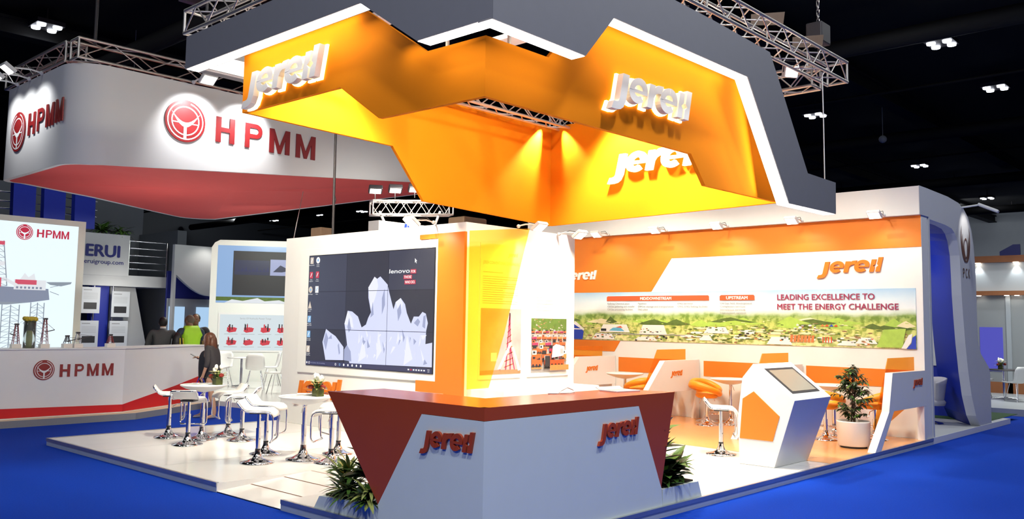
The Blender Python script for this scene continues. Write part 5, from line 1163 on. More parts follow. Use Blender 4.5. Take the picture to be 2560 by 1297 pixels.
for i, (p, rz, lab, q, e) in enumerate((((6.1, 18.1, 6.52), PI, 'arm spotlight on the left truss nearest the banner corner', (6.12, 18.0, 5.8), 75), ((6.1, 18.75, 6.52), PI, 'middle arm spotlight on the left truss over the letters', (6.12, 18.7, 5.8), 75),
                               ((6.1, 19.4, 6.52), PI, 'arm spotlight on the left truss at the picture edge', (6.12, 19.4, 5.8), 70), ((8.35, 16.5, 6.54), -PI/2, 'arm spotlight over the round red emblem on the banner front', (8.35, 16.52, 5.7), 250), ((9.5, 16.5, 6.54), -PI/2, 'arm spotlight half hidden behind the orange canopy end', (9.5, 16.52, 5.7), 250))):
    o = dup(arm0, p, rz, lab, 'arm spotlights of the hanging banner'); o.scale = (1.4, 1.4, 1.4)
    dx, dy = math.cos(rz)*0.66, math.sin(rz)*0.66
    lamp('banner_spot_lamp', 'SPOT', (p[0]+dx, p[1]+dy, p[2]-0.1), e, (0.97, 0.98, 1.0), 0.04, q, 86, 1.0)
mb = MB().tube([(8.9, 12.40, 3.27), (8.9, 12.42, 5.4)], 0.022, 8); mb.tube([(8.9, 12.40, 4.0), (8.93, 12.40, 3.9), (8.9, 12.40, 3.8)], 0.012, 6)
tag(mb.build('hanging_pole', 'dark'), 'dark thin pole standing on the video tower up into the canopy', 'pole')
mb = MB().box(8.9, 9.15, 12.75, 13.05, 3.27, 3.45); tag(mb.build('equipment_box', 'brown', bevel=0.01), 'small brown box on top of the video tower at its left end', 'box')
mb = MB().box(10.2, 10.75, 10.55, 10.95, 3.27, 3.62); mb.add([], []); tag(mb.build('equipment_box', 'brown', bevel=0.03), 'dark brown loudspeaker box on the video tower under the orange canopy', 'box')
mb = MB().tube([(11.85, 18.2, 3.30), (12.15, 18.2, 4.95)], 0.010, 5); tag(mb.build('suspension_wire', 'alu'), 'thin slanted steel wire hanging from the banner left of the brown box', 'wire')
# the white neighbour tower with its truss and floods behind the video wall
t = thing('white_sign_tower', 'white sign wall with blue striped mark behind the video tower', 'sign', (12.8, 14.6, 0.1))
MB().box(11.75, 14.0, 14.75, 15.1, 0.0, 3.98).tube([(12.2, 15.05, 3.9), (12.2, 15.3, 4.25)], 0.03, 6).tube([(13.5, 15.0, 3.9), (13.5, 14.75, 4.35)], 0.03, 6).build('wall_body', 'white', t)
f = FY(14.745, 0)
for k in range(3): mb = MB(); mb.poly(f.ps([(12.43+k*0.085, 3.72), (12.50+k*0.085, 3.70 if k != 1 else 3.75), (12.53+k*0.085, 3.97), (12.46+k*0.085, 3.97)], 0.003)); mb.build('blue_stripe', 'pblue', t, recalc=False)
mb = MB(); mb.poly(f.ps([(12.08, 3.74), (12.27, 3.75), (12.26, 3.765), (12.1, 3.755)], 0.003)); mb.build('grey_stroke', 'pgrey', t, recalc=False)
truss('short bright truss with four floods behind the video tower', (12.05, 15.4, 4.32), (13.7, 14.6, 4.42), 0.3, bay=0.21)
fl2 = thing('flood_light', 'x', 'lamp', (0, 0, 0), world=False)
MB().prism([(-0.15, -0.12, 0.0), (0.15, -0.12, 0.0), (0.15, 0.14, 0.0), (-0.15, 0.14, 0.0)], (0, 0, 0.10)).build('housing', 'dark', fl2, bevel=0.02)
MB().poly([(-0.12, -0.10, -0.004), (0.12, -0.10, -0.004), (0.12, 0.11, -0.004), (-0.12, 0.11, -0.004)]).build('lens', 'lens', fl2)
MB().tube([(0, 0.1, 0.05), (0, 0.12, -0.14)], 0.012, 6).build('bracket', 'dark', fl2)
for i in range(4):
    p = (12.12+i*0.40, 15.36-i*0.2, 4.70+i*0.045)
    o = fl2 if i == 0 else dup(fl2, p, 0); o.location = p; o.rotation_euler = (-0.35, 0, -0.6)
    o['label'] = ('first flood lamp from the left on the short bright truss', 'second flood lamp from the left on the short bright truss', 'third flood lamp on the short bright truss', 'flood lamp on the short bright truss touching the orange canopy edge')[i]; o['group'] = 'flood lamps on the short truss'
lamp('flood_lamp', 'AREA', (12.4, 14.2, 4.75), 60, NEUT, 0.5, (12.6, 14.9, 3.6))

# ================================================================== COUNTER OF THE LEFT STAND
lamp('underside_fill', 'AREA', (9.2, 19.4, 2.7), 17, (1.0, 0.93, 0.85), 2.0, (9.2, 19.2, 6.0))  # added fills standing in for bounce onto the banner's red underside
lamp('underside_fill', 'AREA', (7.6, 17.6, 2.3), 6, (1.0, 0.93, 0.85), 1.0, (8.0, 17.8, 6.0))
t = thing('step_platform', 'low grey step in front of the long white counter on the left', 'platform', (5.0, 16.1, 0))
pl = [(0, 16.07), (7.35, 16.07), (9.75, 17.45), (9.75, 21.0), (0, 21.0)]
MB().prism([(x, y, 0) for x, y in pl], (0, 0, 0.115)).build('step', 'greystep', t)
MB().prism([(x, y+0.01, 0.115) for x, y in pl], (0, 0, 0.006)).build('step_top', 'cream', t)
t = thing('display_counter', 'long white counter with red band and round red emblem', 'counter', (5.5, 16.3, 0.12))
fr1 = [(0, 16.27), (7.18, 16.27), (9.55, 17.63)]; bk = [(9.3, 18.1), (7.0, 16.9), (0, 16.9)]
MB().prism([(x, y, 0.121) for x, y in fr1+bk], (0, 0, 1.15)).build('body', 'whitem', t)
MB().prism([(0, 16.25, 1.271), (7.19, 16.25, 1.271), (9.58, 17.62, 1.271), (9.33, 18.13, 1.271), (6.98, 16.93, 1.271), (0, 16.93, 1.271)], (0, 0, 0.02)).build('counter_top', 'white', t)
mb = MB(); f = FY(16.268, 0); slab(mb, f, [(0, 0.14), (7.18, 0.14), (7.18, 0.265), (5.15, 0.30), (0, 0.32)], 0, 0.006)
f2 = Fr((7.18, 16.268, 0), (2.37, 1.36, 0)); slab(mb, f2, [(0, 0.14), (2.73, 0.14), (2.73, 0.70), (1.6, 0.50), (0, 0.265)], 0, 0.006); mb.build('red_band', 'red', t)
f = FY(16.268, 0); mb = MB(); emblem(mb, f, 5.80, 0.925, 0.17, 0.0, 0, 1, 0.012); mb.build('emblem', ['dkred', 'whitem'], t, recalc=False)
red_letters(f, (('H', 6.06, 0.80, 0.17), ('P', 6.31, 0.80, 0.15), ('M', 6.52, 0.80, 0.20), ('M', 6.78, 0.80, 0.20)), 0.215, 0.022, t, 0.012)
# lightbox with the rig picture
t = thing('lightbox', 'tall backlit picture of an offshore drilling rig behind the counter', 'lightbox', (6.0, 18.3, 0.12))
MB().box(4.2, 7.16, 18.32, 18.60, 0.12, 3.74).build('frame', 'creamf', t)
f = FY(18.318, 0); LP = ['lbox', 'lboxb', 'lboxk', 'lboxr', 'lboxw', 'dkredlit']; mb = MB()
rect(mb, f, 4.3, 7.02, 0.2, 3.63, 0.0, 0)
mb.poly(f.ps([(4.6, 2.08), (6.2, 2.10), (6.55, 2.16), (6.52, 2.37), (5.2, 2.40), (4.6, 2.4)], 0.003), 1)
mb.poly(f.ps([(4.6, 2.04), (5.8, 2.05), (6.2, 2.10), (4.6, 2.10)], 0.0035), 2)
rect(mb, f, 5.90, 6.47, 2.34, 2.53, 0.004, 4); rect(mb, f, 5.92, 6.30, 2.44, 2.53, 0.0045, 3); mb.poly(f.ps([(6.47, 2.50), (6.95, 2.52), (6.93, 2.48), (6.75, 2.43), (6.55, 2.45)], 0.004), 2)
for k in range(7): rect(mb, f, 5.94+k*0.07, 5.98+k*0.07, 2.36, 2.40, 0.005, 1)
mb.poly(f.ps([(6.0, 2.53), (6.08, 2.66), (6.15, 2.58), (6.25, 2.66), (6.28, 2.53)], 0.004), 4)
def line(a0, b0, a1, b1, w_, m_):
    d = V((a1-a0, b1-b0)).normalized(); nx, nz = -d.y*w_/2, d.x*w_/2
    mb.poly(f.ps([(a0+nx, b0+nz), (a0-nx, b0-nz), (a1-nx, b1-nz), (a1+nx, b1+nz)], 0.005), m_)
for a0, a1, z0, z1, e_ in ((5.72, 6.02, 0.4, 2.05, 0), (6.22, 6.46, 0.4, 2.1, 0), (5.40, 5.78, 2.4, 3.25, 0.10)):
    for a_, s_ in ((a0, 1), ((a0+a1)/2, 0), (a1, -1)): line(a_, z0, a_+s_*e_, z1, 0.018, 2)
    kk = int((z1-z0)/0.1)
    for j in range(kk):
        z_ = z0+(z1-z0)*j/kk; q = e_*j/kk; line(a0+q, z_, (a0+a1)/2, z_+0.08, 0.008, 2); line((a0+a1)/2, z_+0.08, a1-q, z_, 0.008, 2); line(a0+q, z_, a1-q, z_, 0.008, 2)
rect(mb, f, 5.5, 5.70, 3.17, 3.24, 0.006, 3); rect(mb, f, 5.5, 5.72, 2.78, 2.86, 0.006, 4); rect(mb, f, 5.4, 5.68, 2.38, 2.55, 0.006, 3); line(5.7, 2.55, 5.95, 2.42, 0.06, 4)
line(6.55, 2.32, 6.72, 2.26, 0.012, 2); line(6.55, 2.4, 6.9, 2.49, 0.01, 2)
emblem(mb, f, 6.03, 3.44, 0.15, 0.004, 5, 0)
for ch, a_, w_ in (('H', 6.25, 0.13), ('P', 6.41, 0.115), ('M', 6.54, 0.145), ('M', 6.70, 0.145)):
    for q in block(ch, a_, 3.36, w_, 0.155): mb.poly(f.ps(q, 0.004), 5)
mb.build('picture', LP, t, recalc=False)
# things on the counter
t = thing('tall_vase', 'tall glass vase with a ring of yellow flowers on the left counter', 'vase', (5.64, 16.58, 1.292), world=False)
MB().lathe([(0.0, 0.0), (0.095, 0.0), (0.095, 0.46), (0.088, 0.46), (0.088, 0.01)], n=20).build('glass', 'glass', t)
MB().lathe([(0.0, 0.02), (0.05, 0.02), (0.055, 0.34), (0.0, 0.36)], n=10).build('stems', 'leafv', t)
MB().lathe([(0.0, 0.30), (0.088, 0.30), (0.088, 0.46), (0.0, 0.47)], n=16).build('dark_wrap', 'leafd', t)
k = MB(); R = random.Random(5)
for i in range(18): a = 2*PI*i/18; k.ball((0.09*math.cos(a), 0.09*math.sin(a), 0.50+R.uniform(-.01, .01)), 0.035, 8, 6)
k.ball((0, 0, 0.51), (0.09, 0.09, 0.03), 10, 6); k.build('flower_ring', 'yellowf', t)
k = MB()
for i in range(12): a = R.uniform(0, 2*PI); k.leaf((0.07*math.cos(a), 0.07*math.sin(a), 0.47), (math.cos(a), math.sin(a), 0.3), R.uniform(0.08, 0.16), 0.012, 1.2, 0.1, 4)
k.build('trailing_leaves', 'leafd', t, recalc=False)
def rig_model(label, loc, h, boom, m_='dkred'):
    t = thing('rig_model', label, 'model', loc, world=False)
    MB().box(-0.075, 0.075, -0.06, 0.06, 0, 0.07).build('base', 'potw', t)
    k = MB(); c = [(-0.05, -0.04), (0.05, -0.04), (0.05, 0.04), (-0.05, 0.04)]; n = 7
    for i in range(4):
        k.tube([(c[i][0], c[i][1], 0.07), (c[i][0]*0.35, c[i][1]*0.35, h)], 0.006, 5)
        for j in range(n):
            s0 = 1-0.65*j/n; s1 = 1-0.65*(j+1)/n; q = c[(i+1) % 4]
            k.tube([(c[i][0]*s0, c[i][1]*s0, 0.1+(h-0.1)*j/n), (q[0]*s1, q[1]*s1, 0.1+(h-0.1)*(j+1)/n)], 0.003, 4)
    k.build('derrick', m_, t)
    MB().tube([(0.0, 0, h*0.55), (boom, 0, h*0.55+abs(boom)*0.25)], 0.008, 5).tube([(0, 0, h*0.9), (boom, 0, h*0.55+abs(boom)*0.25)], 0.003, 4).build('boom', 'dark', t)
    MB().box(-0.03, 0.03, -0.03, 0.03, h-0.01, h+0.02).build('crown', 'dark', t)
    return t
rig_model('small rig model at the far left of the counter left of the tall vase', (5.42, 16.55, 1.292), 0.40, -0.10)
rig_model('rig model with red derrick right of the tall vase on the counter', (5.86, 16.5, 1.292), 0.50, 0.16)
rig_model('flat crane model with long boom at the middle of the counter', (6.26, 16.55, 1.292), 0.20, 0.24, 'dark')
rig_model('slim white lattice model at the right of the crane model', (6.44, 16.55, 1.292), 0.26, 0.25, 'steel')
rig_model('red pump model on the counter in front of the rack posters', (7.05, 16.9*0+16.62, 1.292), 0.22, 0.0)

# ================================================================== BACKGROUND STAND WITH BALCONY
t = thing('balcony_stand', 'grey two-storey stand with balcony sign far behind the left counter', 'stand', (12, 27.2, 0))
MB().box(9.6, 13.2, 27.05, 29.5, 2.78, 3.12).build('balcony_slab', 'gstruct', t)
MB().box(9.2, 11.88, 27.0, 27.12, 3.09, 4.34).build('sign_panel', 'gstruct', t)
f = FY(26.995, 0)
k = MB(); text(k, 'HERUI', f, 10.22, 3.65, 0.34, 0.003, width=1.36, bold=0.045); k.build('sign_text', 'navy', t, recalc=False)
k = MB(); text(k, 'www.heruigroup.com', f, 9.98, 3.43, 0.125, 0.003, width=1.73, bold=0.01); k.build('sign_text', 'navy', t, recalc=False)
k = MB()
for z in (3.32, 3.52, 3.74, 3.96, 4.18): k.tube([(11.9, 27.1, z), (13.15, 27.1, z)], 0.018, 6)
for x in (11.92, 13.12): k.tube([(x, 27.1, 3.1), (x, 27.1, 4.2)], 0.03, 8)
k.build('railing', 'steel', t)
MB().box(8.6, 13.3, 29.3, 29.5, 0.0, 5.9).build('back_wall', 'dgrey', t)
MB().box(13.2, 13.5, 26.6, 29.3, 0.0, 4.6).build('corner_post', 'dgrey', t)
MB().box(11.05, 11.55, 27.5, 27.8, 0.0, 2.78).build('blue_column', 'royal', t)
MB().prism([(11.62, 27.6, 0), (13.05, 27.6, 0), (12.4, 27.6, 2.77), (11.62, 27.6, 2.77)], (0, 0.4, 0)).build('slanted_panel', 'gstruct', t)
lamp('balcony_fill', 'AREA', (11.4, 25.8, 2.7), 20, NEUT, 0.6, (11.6, 27.5, 1.3))  # added fill, brightens the slanted panel under the balcony
for x in (11.02, 11.58): MB().tube([(x, 27.3, 0), (x, 27.3, 2.8)], 0.02, 6).build('rack_pole', 'steel', t)
for i, (x, lab) in enumerate(((8.24, 'leftmost royal blue fabric column behind the lightbox top'), (9.02, 'middle royal blue fabric column behind the lightbox top'), (9.84, 'right royal blue fabric column behind the lightbox top'))):
    tag(MB().prism([(x, 26.0, 4.35), (x+0.56, 26.0, 4.35), (x+0.54, 26.0, 5.6), (x-0.03, 26.0, 5.6)], (0, 0.25, 0)).build('fabric_column', 'royal'), lab, 'fabric column', 'blue fabric columns')
k = MB()
for z in (4.75, 4.95, 5.2): k.tube([(6.5, 26.4, z), (10.6, 26.4, z)], 0.02, 5)
tag(k.build('roof_rails', 'steel'), 'thin pale roof rails between the blue fabric columns', 'rail')
bush('hedge_plant', 'dark green trailing plants along the balcony top above the sign', (11.2, 27.4, 4.36), 90, 0.45, 0.07, ['leaf', 'leafd'], 1.3, 0.25, 0.9, seed=31)
bush('hedge_plant', 'dark green plants at the balcony corner over the railing', (11.75, 27.35, 4.30), 70, 0.4, 0.07, ['leaf', 'leafd'], 1.2, 0.2, 1.0, seed=32)
for i, (x, z, lab) in enumerate(((10.62, 1.95, 'upper poster on the left rack beside the lightbox edge'), (10.62, 0.95, 'lower dark poster on the left rack beside the lightbox edge'), (11.52, 1.85, 'upper poster of a building on the right rack pole'), (11.50, 0.95, 'lower poster of a boat on the right rack pole'))):
    t = tag(MB().box(x, x+0.55, 27.22, 27.24, z, z+0.78).build('poster', 'ppale'), lab, 'poster'); WORG[t.name] = t.location.copy()
    k = MB(); f = FY(27.218, 0); rect(k, f, x+0.08, x+0.46, z+0.12, z+0.32, 0, 1); rect(k, f, x+0.06, x+0.3, z+0.68, z+0.71, 0, 0)
    for j in range(6): rect(k, f, x+0.06, x+0.48, z+0.60-j*0.035, z+0.607-j*0.035, 0, 0)
    k.build('print', ['pgrey', 'pblack'], t, recalc=False)
t = thing('curved_stand', 'pale stand with curved blue arch and lit screens behind the visitors', 'stand', (13.4, 26, 0))
k = MB(); f = FY(26, 0); arc_ = [(12.92, 3.17)]+[(12.92+1.15*i/8, 3.17-0.62*math.sin(PI/2*i/8)) for i in range(1, 9)]
slab(k, f, [(12.84, 4.1), (12.84, 0.0), (12.92, 0.0)]+arc_+[(14.3, 2.5), (14.3, 4.1)], -0.15, 0); k.build('curved_panel', 'gstruct', t)
MB().box(12.9, 15.5, 26.5, 26.6, 0, 3.3).build('blue_back', 'navy', t); MB().box(12.9, 15.5, 26.44, 26.5, 0, 2.45).build('pale_back', 'hall', t)
for x in (12.95, 13.85): tag(MB().box(x, x+0.5, 26.40, 26.44, 1.2, 2.2).build('lit_screen', 'skyp2', t), 'lit pale blue screen')
lamp('curved_stand_lamp', 'SPOT', (14.0, 25.3, 4.0), 25, NEUT, 0.05, (13.8, 26, 3.5), 90, 0.8)
# white stand with screen and pump chart
struct('floor_riser', MB().prism([(10.0, 15.2, 0), (16.0, 15.2, 0), (16.0, 25.0, 0), (11.0, 25.0, 0), (9.8, 17.6, 0)], (0, 0, 0.1)), 'tile', label='white raised floor of the neighbour stand left of the tower', cat='floor')
t = thing('screen_stand', 'white rounded stand wall with a video screen and a pump chart', 'stand', (13.5, 22.6, 0.1))
f = Fr((12.56, 23.24, 0), (1.84, -1.19, 0)); k = MB()
slab(k, f, [(0, 0.1), (3.2, 0.1), (3.2, 4.12), (0.22, 4.08), (0.08, 4.0), (0.0, 3.86)], -0.3, 0); k.build('wall_body', 'creamw', t)
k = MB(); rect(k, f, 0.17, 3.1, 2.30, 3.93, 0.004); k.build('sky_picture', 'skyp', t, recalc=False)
k = MB(); slab(k, f, [(0.60, 2.52), (3.1, 2.52), (3.1, 3.78), (0.60, 3.78)], 0.006, 0.03); k.build('screen', 'pblack', t)
k = MB(); rect(k, f, 0.64, 1.60, 3.1, 3.52, 0.032, 0); rect(k, f, 1.62, 3.0, 3.1, 3.56, 0.032, 1)
for j in range(9): k.poly(f.ps([(0.7+j*0.1, 3.2), (0.76+j*0.1, 3.2+0.05*(j % 3)+0.06), (0.80+j*0.1, 3.2)], 0.034), 2)
k.poly(f.ps([(1.7, 3.2), (1.9, 3.4), (2.1, 3.3), (2.3, 3.45), (2.2, 3.25), (1.95, 3.2)], 0.034), 0); k.build('screen_image', ['scr2', 'cryst2', 'scrtask'], t, recalc=False)
k = MB(); rect(k, f, 0.17, 3.1, 2.36, 2.47, 0.005, 0); k.poly(f.ps([(0.4, 2.30), (2.2, 2.30), (1.9, 2.40), (1.5, 2.36), (1.3, 2.45), (0.9, 2.36), (0.6, 2.40)], 0.006), 1); k.build('landscape_strip', ['pgreen', 'lboxw'], t, recalc=False)
k = MB(); slab(k, f, [(0.26, 0.92), (3.1, 0.92), (3.1, 2.02), (0.26, 2.02)], 0.0, 0.02); k.build('chart_frame', 'white', t)
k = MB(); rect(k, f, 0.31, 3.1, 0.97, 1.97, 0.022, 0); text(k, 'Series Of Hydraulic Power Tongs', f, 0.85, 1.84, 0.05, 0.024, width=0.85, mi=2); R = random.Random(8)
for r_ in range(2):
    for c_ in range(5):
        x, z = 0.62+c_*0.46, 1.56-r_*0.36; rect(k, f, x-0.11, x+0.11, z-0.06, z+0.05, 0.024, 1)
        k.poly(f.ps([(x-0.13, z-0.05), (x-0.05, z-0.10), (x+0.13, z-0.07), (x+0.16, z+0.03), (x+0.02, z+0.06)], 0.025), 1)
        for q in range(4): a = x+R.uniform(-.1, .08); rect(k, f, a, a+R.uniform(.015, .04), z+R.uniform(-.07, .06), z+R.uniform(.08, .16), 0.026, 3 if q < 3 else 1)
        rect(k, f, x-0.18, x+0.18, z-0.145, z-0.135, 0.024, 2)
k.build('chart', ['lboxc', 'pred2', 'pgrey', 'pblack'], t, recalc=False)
lamp('screen_stand_lamp', 'AREA', (12.2, 19.6, 4.6), 230, (0.93, 1.0, 0.88), 1.5, (12.8, 20.5, 0))
small_table('white cafe table with chrome column between the white chairs left of the tower', (12.25, 20.85, 0.1), 0.76, 0.36)
CH = [((12.05, 21.45), -2.3, 'white shell chair behind the cafe table facing the camera, below the pump chart'), ((12.22, 20.12), 0.95, 'white shell chair with its back to the camera, by the pump chart'), ((13.05, 20.75), 2.7, 'white shell chair right of the cafe table in front of the pump chart'), ((11.85, 18.55), 2.3, 'white shell chair nearest the left edge of the video tower')]
for p, a, lab in CH: o = dup(sc0, (p[0], p[1], 0.1), a, lab, 'white shell chairs of the neighbour stand'); o.scale = (1.06, 1.06, 1.06)

# ================================================================== PEOPLE
def skin(pts, edges, sub=2):
    """pts: list of (pos, rx, ry); grown with a Skin modifier, returned as MB"""
    me = bpy.data.meshes.new('sk'); me.from_pydata([p[0] for p in pts], edges, []); o = bpy.data.objects.new('sk', me); COL.objects.link(o)
    o.modifiers.new('skin', 'SKIN').use_smooth_shade = True
    for i, p in enumerate(pts): me.skin_vertices[0].data[i].radius = (p[1], p[2] if len(p) > 2 else p[1]); me.skin_vertices[0].data[i].use_root = (i == 0)
    sm = o.modifiers.new('sub', 'SUBSURF'); sm.levels = sub; sm.render_levels = sub
    bpy.context.view_layer.update(); dg = bpy.context.evaluated_depsgraph_get(); ev = bpy.data.meshes.new_from_object(o.evaluated_get(dg))
    k = MB(); k.add([v.co.copy() for v in ev.vertices], [tuple(p.vertices) for p in ev.polygons], 0, True)
    bpy.data.objects.remove(o); bpy.data.meshes.remove(me); bpy.data.meshes.remove(ev)
    return k
def person(label, loc, rz, H, arms, legs, mats, lean=0.0, woman=False, headturn=0.0, nod=0.0):
    """local +x = facing; arms = ((elbow, wrist) left, right), legs = ((knee, ankle) left, right) as offsets in body heights"""
    t = thing('person', label, 'person', loc, rz, world=False)
    S = H; L = lambda x, y, z: V((x*S, y*S, z*S)); sw = 0.105 if woman else 0.125; hw = 0.052
    lx = lean
    pel = L(0, 0, 0.515); wai = L(0.01+lx*0.3, 0, 0.60); che = L(0.012+lx*0.7, 0, 0.72); nkb = L(lx, 0, 0.835); nk = L(lx+0.008+nod*0.2, 0, 0.868)
    hd = L(lx+0.018+nod*0.5, 0, 0.915); ht = L(lx+0.012+nod*0.7, 0, 0.960)
    pts = [(pel, 0.085*S, 0.062*S), (wai, 0.072*S, 0.055*S), (che, 0.088*S, 0.062*S), (nkb, 0.036*S, 0.034*S), (nk, 0.031*S, 0.031*S), (hd, 0.045*S, 0.050*S), (ht, 0.036*S, 0.040*S)]
    ed = [(0, 1), (1, 2), (2, 3), (3, 4), (4, 5), (5, 6)]; ch = []
    for i, (sg, (el, wr)) in enumerate(zip((1, -1), arms)):
        sh = L(lx*0.95, sg*sw, 0.815); e_ = sh+L(*el); w_ = e_+L(*wr); b = len(pts)
        pts += [(sh, 0.036*S), (e_, 0.024*S), (w_, 0.017*S)]; ed += [(2, b), (b, b+1), (b+1, b+2)]
        d = (w_-e_).normalized(); sd = d.cross(V((0, 0, 1))); sd = sd.normalized() if sd.length > 0.1 else V((0, 1, 0)); up = sd.cross(d)
        pm = w_+d*0.045*S; pts.append((pm, 0.020*S, 0.013*S)); ed.append((b+2, b+3)); pi = b+3
        ch.append((sh, e_, w_, pm, d, sd, up))
    for sg, (kn, an) in zip((1, -1), legs):
        hp = L(0, sg*hw, 0.485); k_ = hp+L(*kn); a_ = k_+L(*an); b = len(pts)
        pts += [(hp, 0.052*S), (k_, 0.034*S), (k_.lerp(a_, 0.35)+L(-0.008, 0, 0), 0.033*S), (a_, 0.021*S), (a_+L(0.055, sg*0.01, -0.026), 0.020*S, 0.016*S), (a_+L(0.10, sg*0.015, -0.034), 0.018*S, 0.012*S)]
        ed += [(0, b), (b, b+1), (b+1, b+2), (b+2, b+3), (b+3, b+4), (b+4, b+5)]
        ch.append((hp, k_, a_))
    k = skin(pts, ed)
    for c in ch[:2]:                                                     # five fingers on each hand
        sh, e_, w_, pm, d, sd, up = c
        for j, off in enumerate((-0.016, -0.006, 0.005, 0.014)):
            ln = (0.036, 0.044, 0.041, 0.032)[j]*S; p0 = pm+sd*off*S; p1 = p0+d*ln*0.55-up*0.004*S; p2 = p1+(d*0.7-up*0.7).normalized()*ln*0.5
            k.tube([p0, p1, p2], [0.0058*S, 0.0052*S, 0.004*S], 6)
        k.tube([w_+d*0.016*S-sd*0.012*S, w_+d*0.036*S-sd*0.028*S+up*0.006*S, w_+d*0.058*S-sd*0.024*S+up*0.010*S], [0.007*S, 0.006*S, 0.0045*S], 6)
    hq = Matrix.Translation(hd) @ Matrix.Rotation(headturn, 4, 'Z') @ Matrix.Rotation(nod*3, 4, 'Y')
    hm = MB().ball((0.006*S, 0, 0.012*S), (0.056*S, 0.045*S, 0.062*S), 16, 12).ball((0.018*S, 0, -0.028*S), (0.036*S, 0.034*S, 0.030*S), 12, 8)
    hm.ball((0.062*S, 0, -0.004*S), (0.011*S, 0.008*S, 0.014*S), 8, 6)
    for sg in (-1, 1): hm.ball((0.0, sg*0.045*S, 0.0), (0.012*S, 0.006*S, 0.018*S), 8, 6)
    k.merge(hm, hq); k.build('body', mats['skin'], t)
    for sg in (-1, 1): e = MB().ball((0.055*S, sg*0.018*S, 0.012*S), (0.005*S, 0.008*S, 0.004*S), 8, 5); e.xf(hq); e.build('eye', 'black', t)
    e = MB().ball((0.052*S, 0, -0.032*S), (0.005*S, 0.014*S, 0.004*S), 8, 5); e.xf(hq); e.build('mouth', 'lip', t)
    return t, S, L, ch, hq, (pel, wai, che, nkb, nk, hd, ht)
def garment(name, m_, t, pts, ed, sub=2): return skin(pts, ed, sub).build(name, m_, t)
M['skin'] = mat('skin', (0.50, 0.29, 0.19), 0.5, noise=0.05); M['skind'] = mat('skin_dark', (0.28, 0.15, 0.09), 0.5, noise=0.05); M['lip'] = mat('lips', (0.35, 0.10, 0.08), 0.5, noise=0.05)
M['hairb'] = mat('long_brown_hair', (0.15, 0.055, 0.028), 0.45, noise=0.5, nscale=30); M['hairk'] = mat('short_black_hair', (0.012, 0.010, 0.010), 0.6, noise=0.4, nscale=60); M['hairg'] = mat('cropped_grey_hair', (0.16, 0.12, 0.09), 0.8, noise=0.3, nscale=60)
M['dress'] = mat('dark_navy_dress', (0.010, 0.012, 0.022), 0.8, noise=0.3, nscale=30); M['cardi'] = mat('charcoal_cardigan', (0.055, 0.05, 0.055), 0.85, noise=0.2, nscale=40); M['suit'] = mat('grey_suit', (0.075, 0.08, 0.085), 0.8, noise=0.15, nscale=40)
M['hivis'] = mat('hi_vis_vest', (0.42, 0.82, 0.03), 0.6, noise=0.06, nscale=15); M['hivis2'] = mat('vest_piping', (0.75, 0.9, 0.25), 0.5, noise=0.05); M['navyshirt'] = mat('navy_shirt', (0.03, 0.05, 0.08), 0.8, noise=0.1); M['shirt'] = mat('white_collar', (0.7, 0.7, 0.68), 0.6, noise=0.05)
M['bagb'] = mat('royal_blue_bag', (0.02, 0.03, 0.55), 0.5, noise=0.1); M['shoe'] = mat('grey_shoe', (0.30, 0.31, 0.36), 0.5, noise=0.1); M['trous'] = mat('dark_trousers', (0.03, 0.03, 0.035), 0.8, noise=0.1); M['yellowt'] = mat('yellow_trim', (0.65, 0.55, 0.05), 0.6, noise=0.05)
# the woman walking with her phone
t, S, L, ch, hq, B = person('person with long brown hair in dark dress and cardigan, looking at a phone', (8.42, 15.42, 0.0), 2.25, 1.60,
    (((-0.02, 0.035, -0.165), (0.045, 0.0, -0.14)), ((0.03, -0.02, -0.165), (0.145, 0.015, 0.035))),
    (((-0.045, 0, -0.22), (-0.05, 0, -0.215)), ((0.075, 0, -0.215), (0.03, 0, -0.225))), {'skin': 'skin'}, 0.0, True, 0.0, 0.03)
pel, wai, che, nkb, nk, hd, ht = B
garment('dress', 'dress', t, [(L(0.02, 0, 0.37), 0.115*S, 0.105*S), (pel+L(0.02, 0, 0), 0.125*S, 0.105*S), (wai+L(0.025, 0, 0), 0.115*S, 0.10*S), (che+L(0.02, 0, 0), 0.118*S, 0.10*S), (L(0.01, 0, 0.785), 0.08*S, 0.06*S)], [(0, 1), (1, 2), (2, 3), (3, 4)])
cp = [(L(-0.05, 0, 0.44), 0.12*S, 0.07*S), (L(-0.045, 0, 0.60), 0.115*S, 0.065*S), (L(-0.03, 0, 0.73), 0.12*S, 0.075*S), (L(-0.01, 0, 0.825), 0.065*S, 0.05*S)]; ce = [(0, 1), (1, 2), (2, 3)]
for sh, e_, w_, *_ in ch[:2]: b = len(cp); cp += [(sh, 0.044*S), (e_, 0.033*S), (e_.lerp(w_, 0.45), 0.029*S)]; ce += [(2, b), (b, b+1), (b+1, b+2)]
garment('cardigan', 'cardi', t, cp, ce)
hk = MB().ball((-0.012*S, 0, 0.018*S), (0.064*S, 0.057*S, 0.062*S), 16, 12).ball((-0.050*S, 0, -0.075*S), (0.046*S, 0.072*S, 0.125*S), 16, 12).ball((-0.060*S, 0, -0.175*S), (0.040*S, 0.078*S, 0.150*S), 16, 12)
for sg in (-1, 1): hk.ball((-0.004*S, sg*0.050*S, -0.070*S), (0.036*S, 0.016*S, 0.115*S), 12, 10).ball((-0.020*S, sg*0.062*S, -0.165*S), (0.032*S, 0.018*S, 0.110*S), 12, 10)
hk.xf(Matrix.Translation(hd)); hk.build('hair', 'hairb', t)
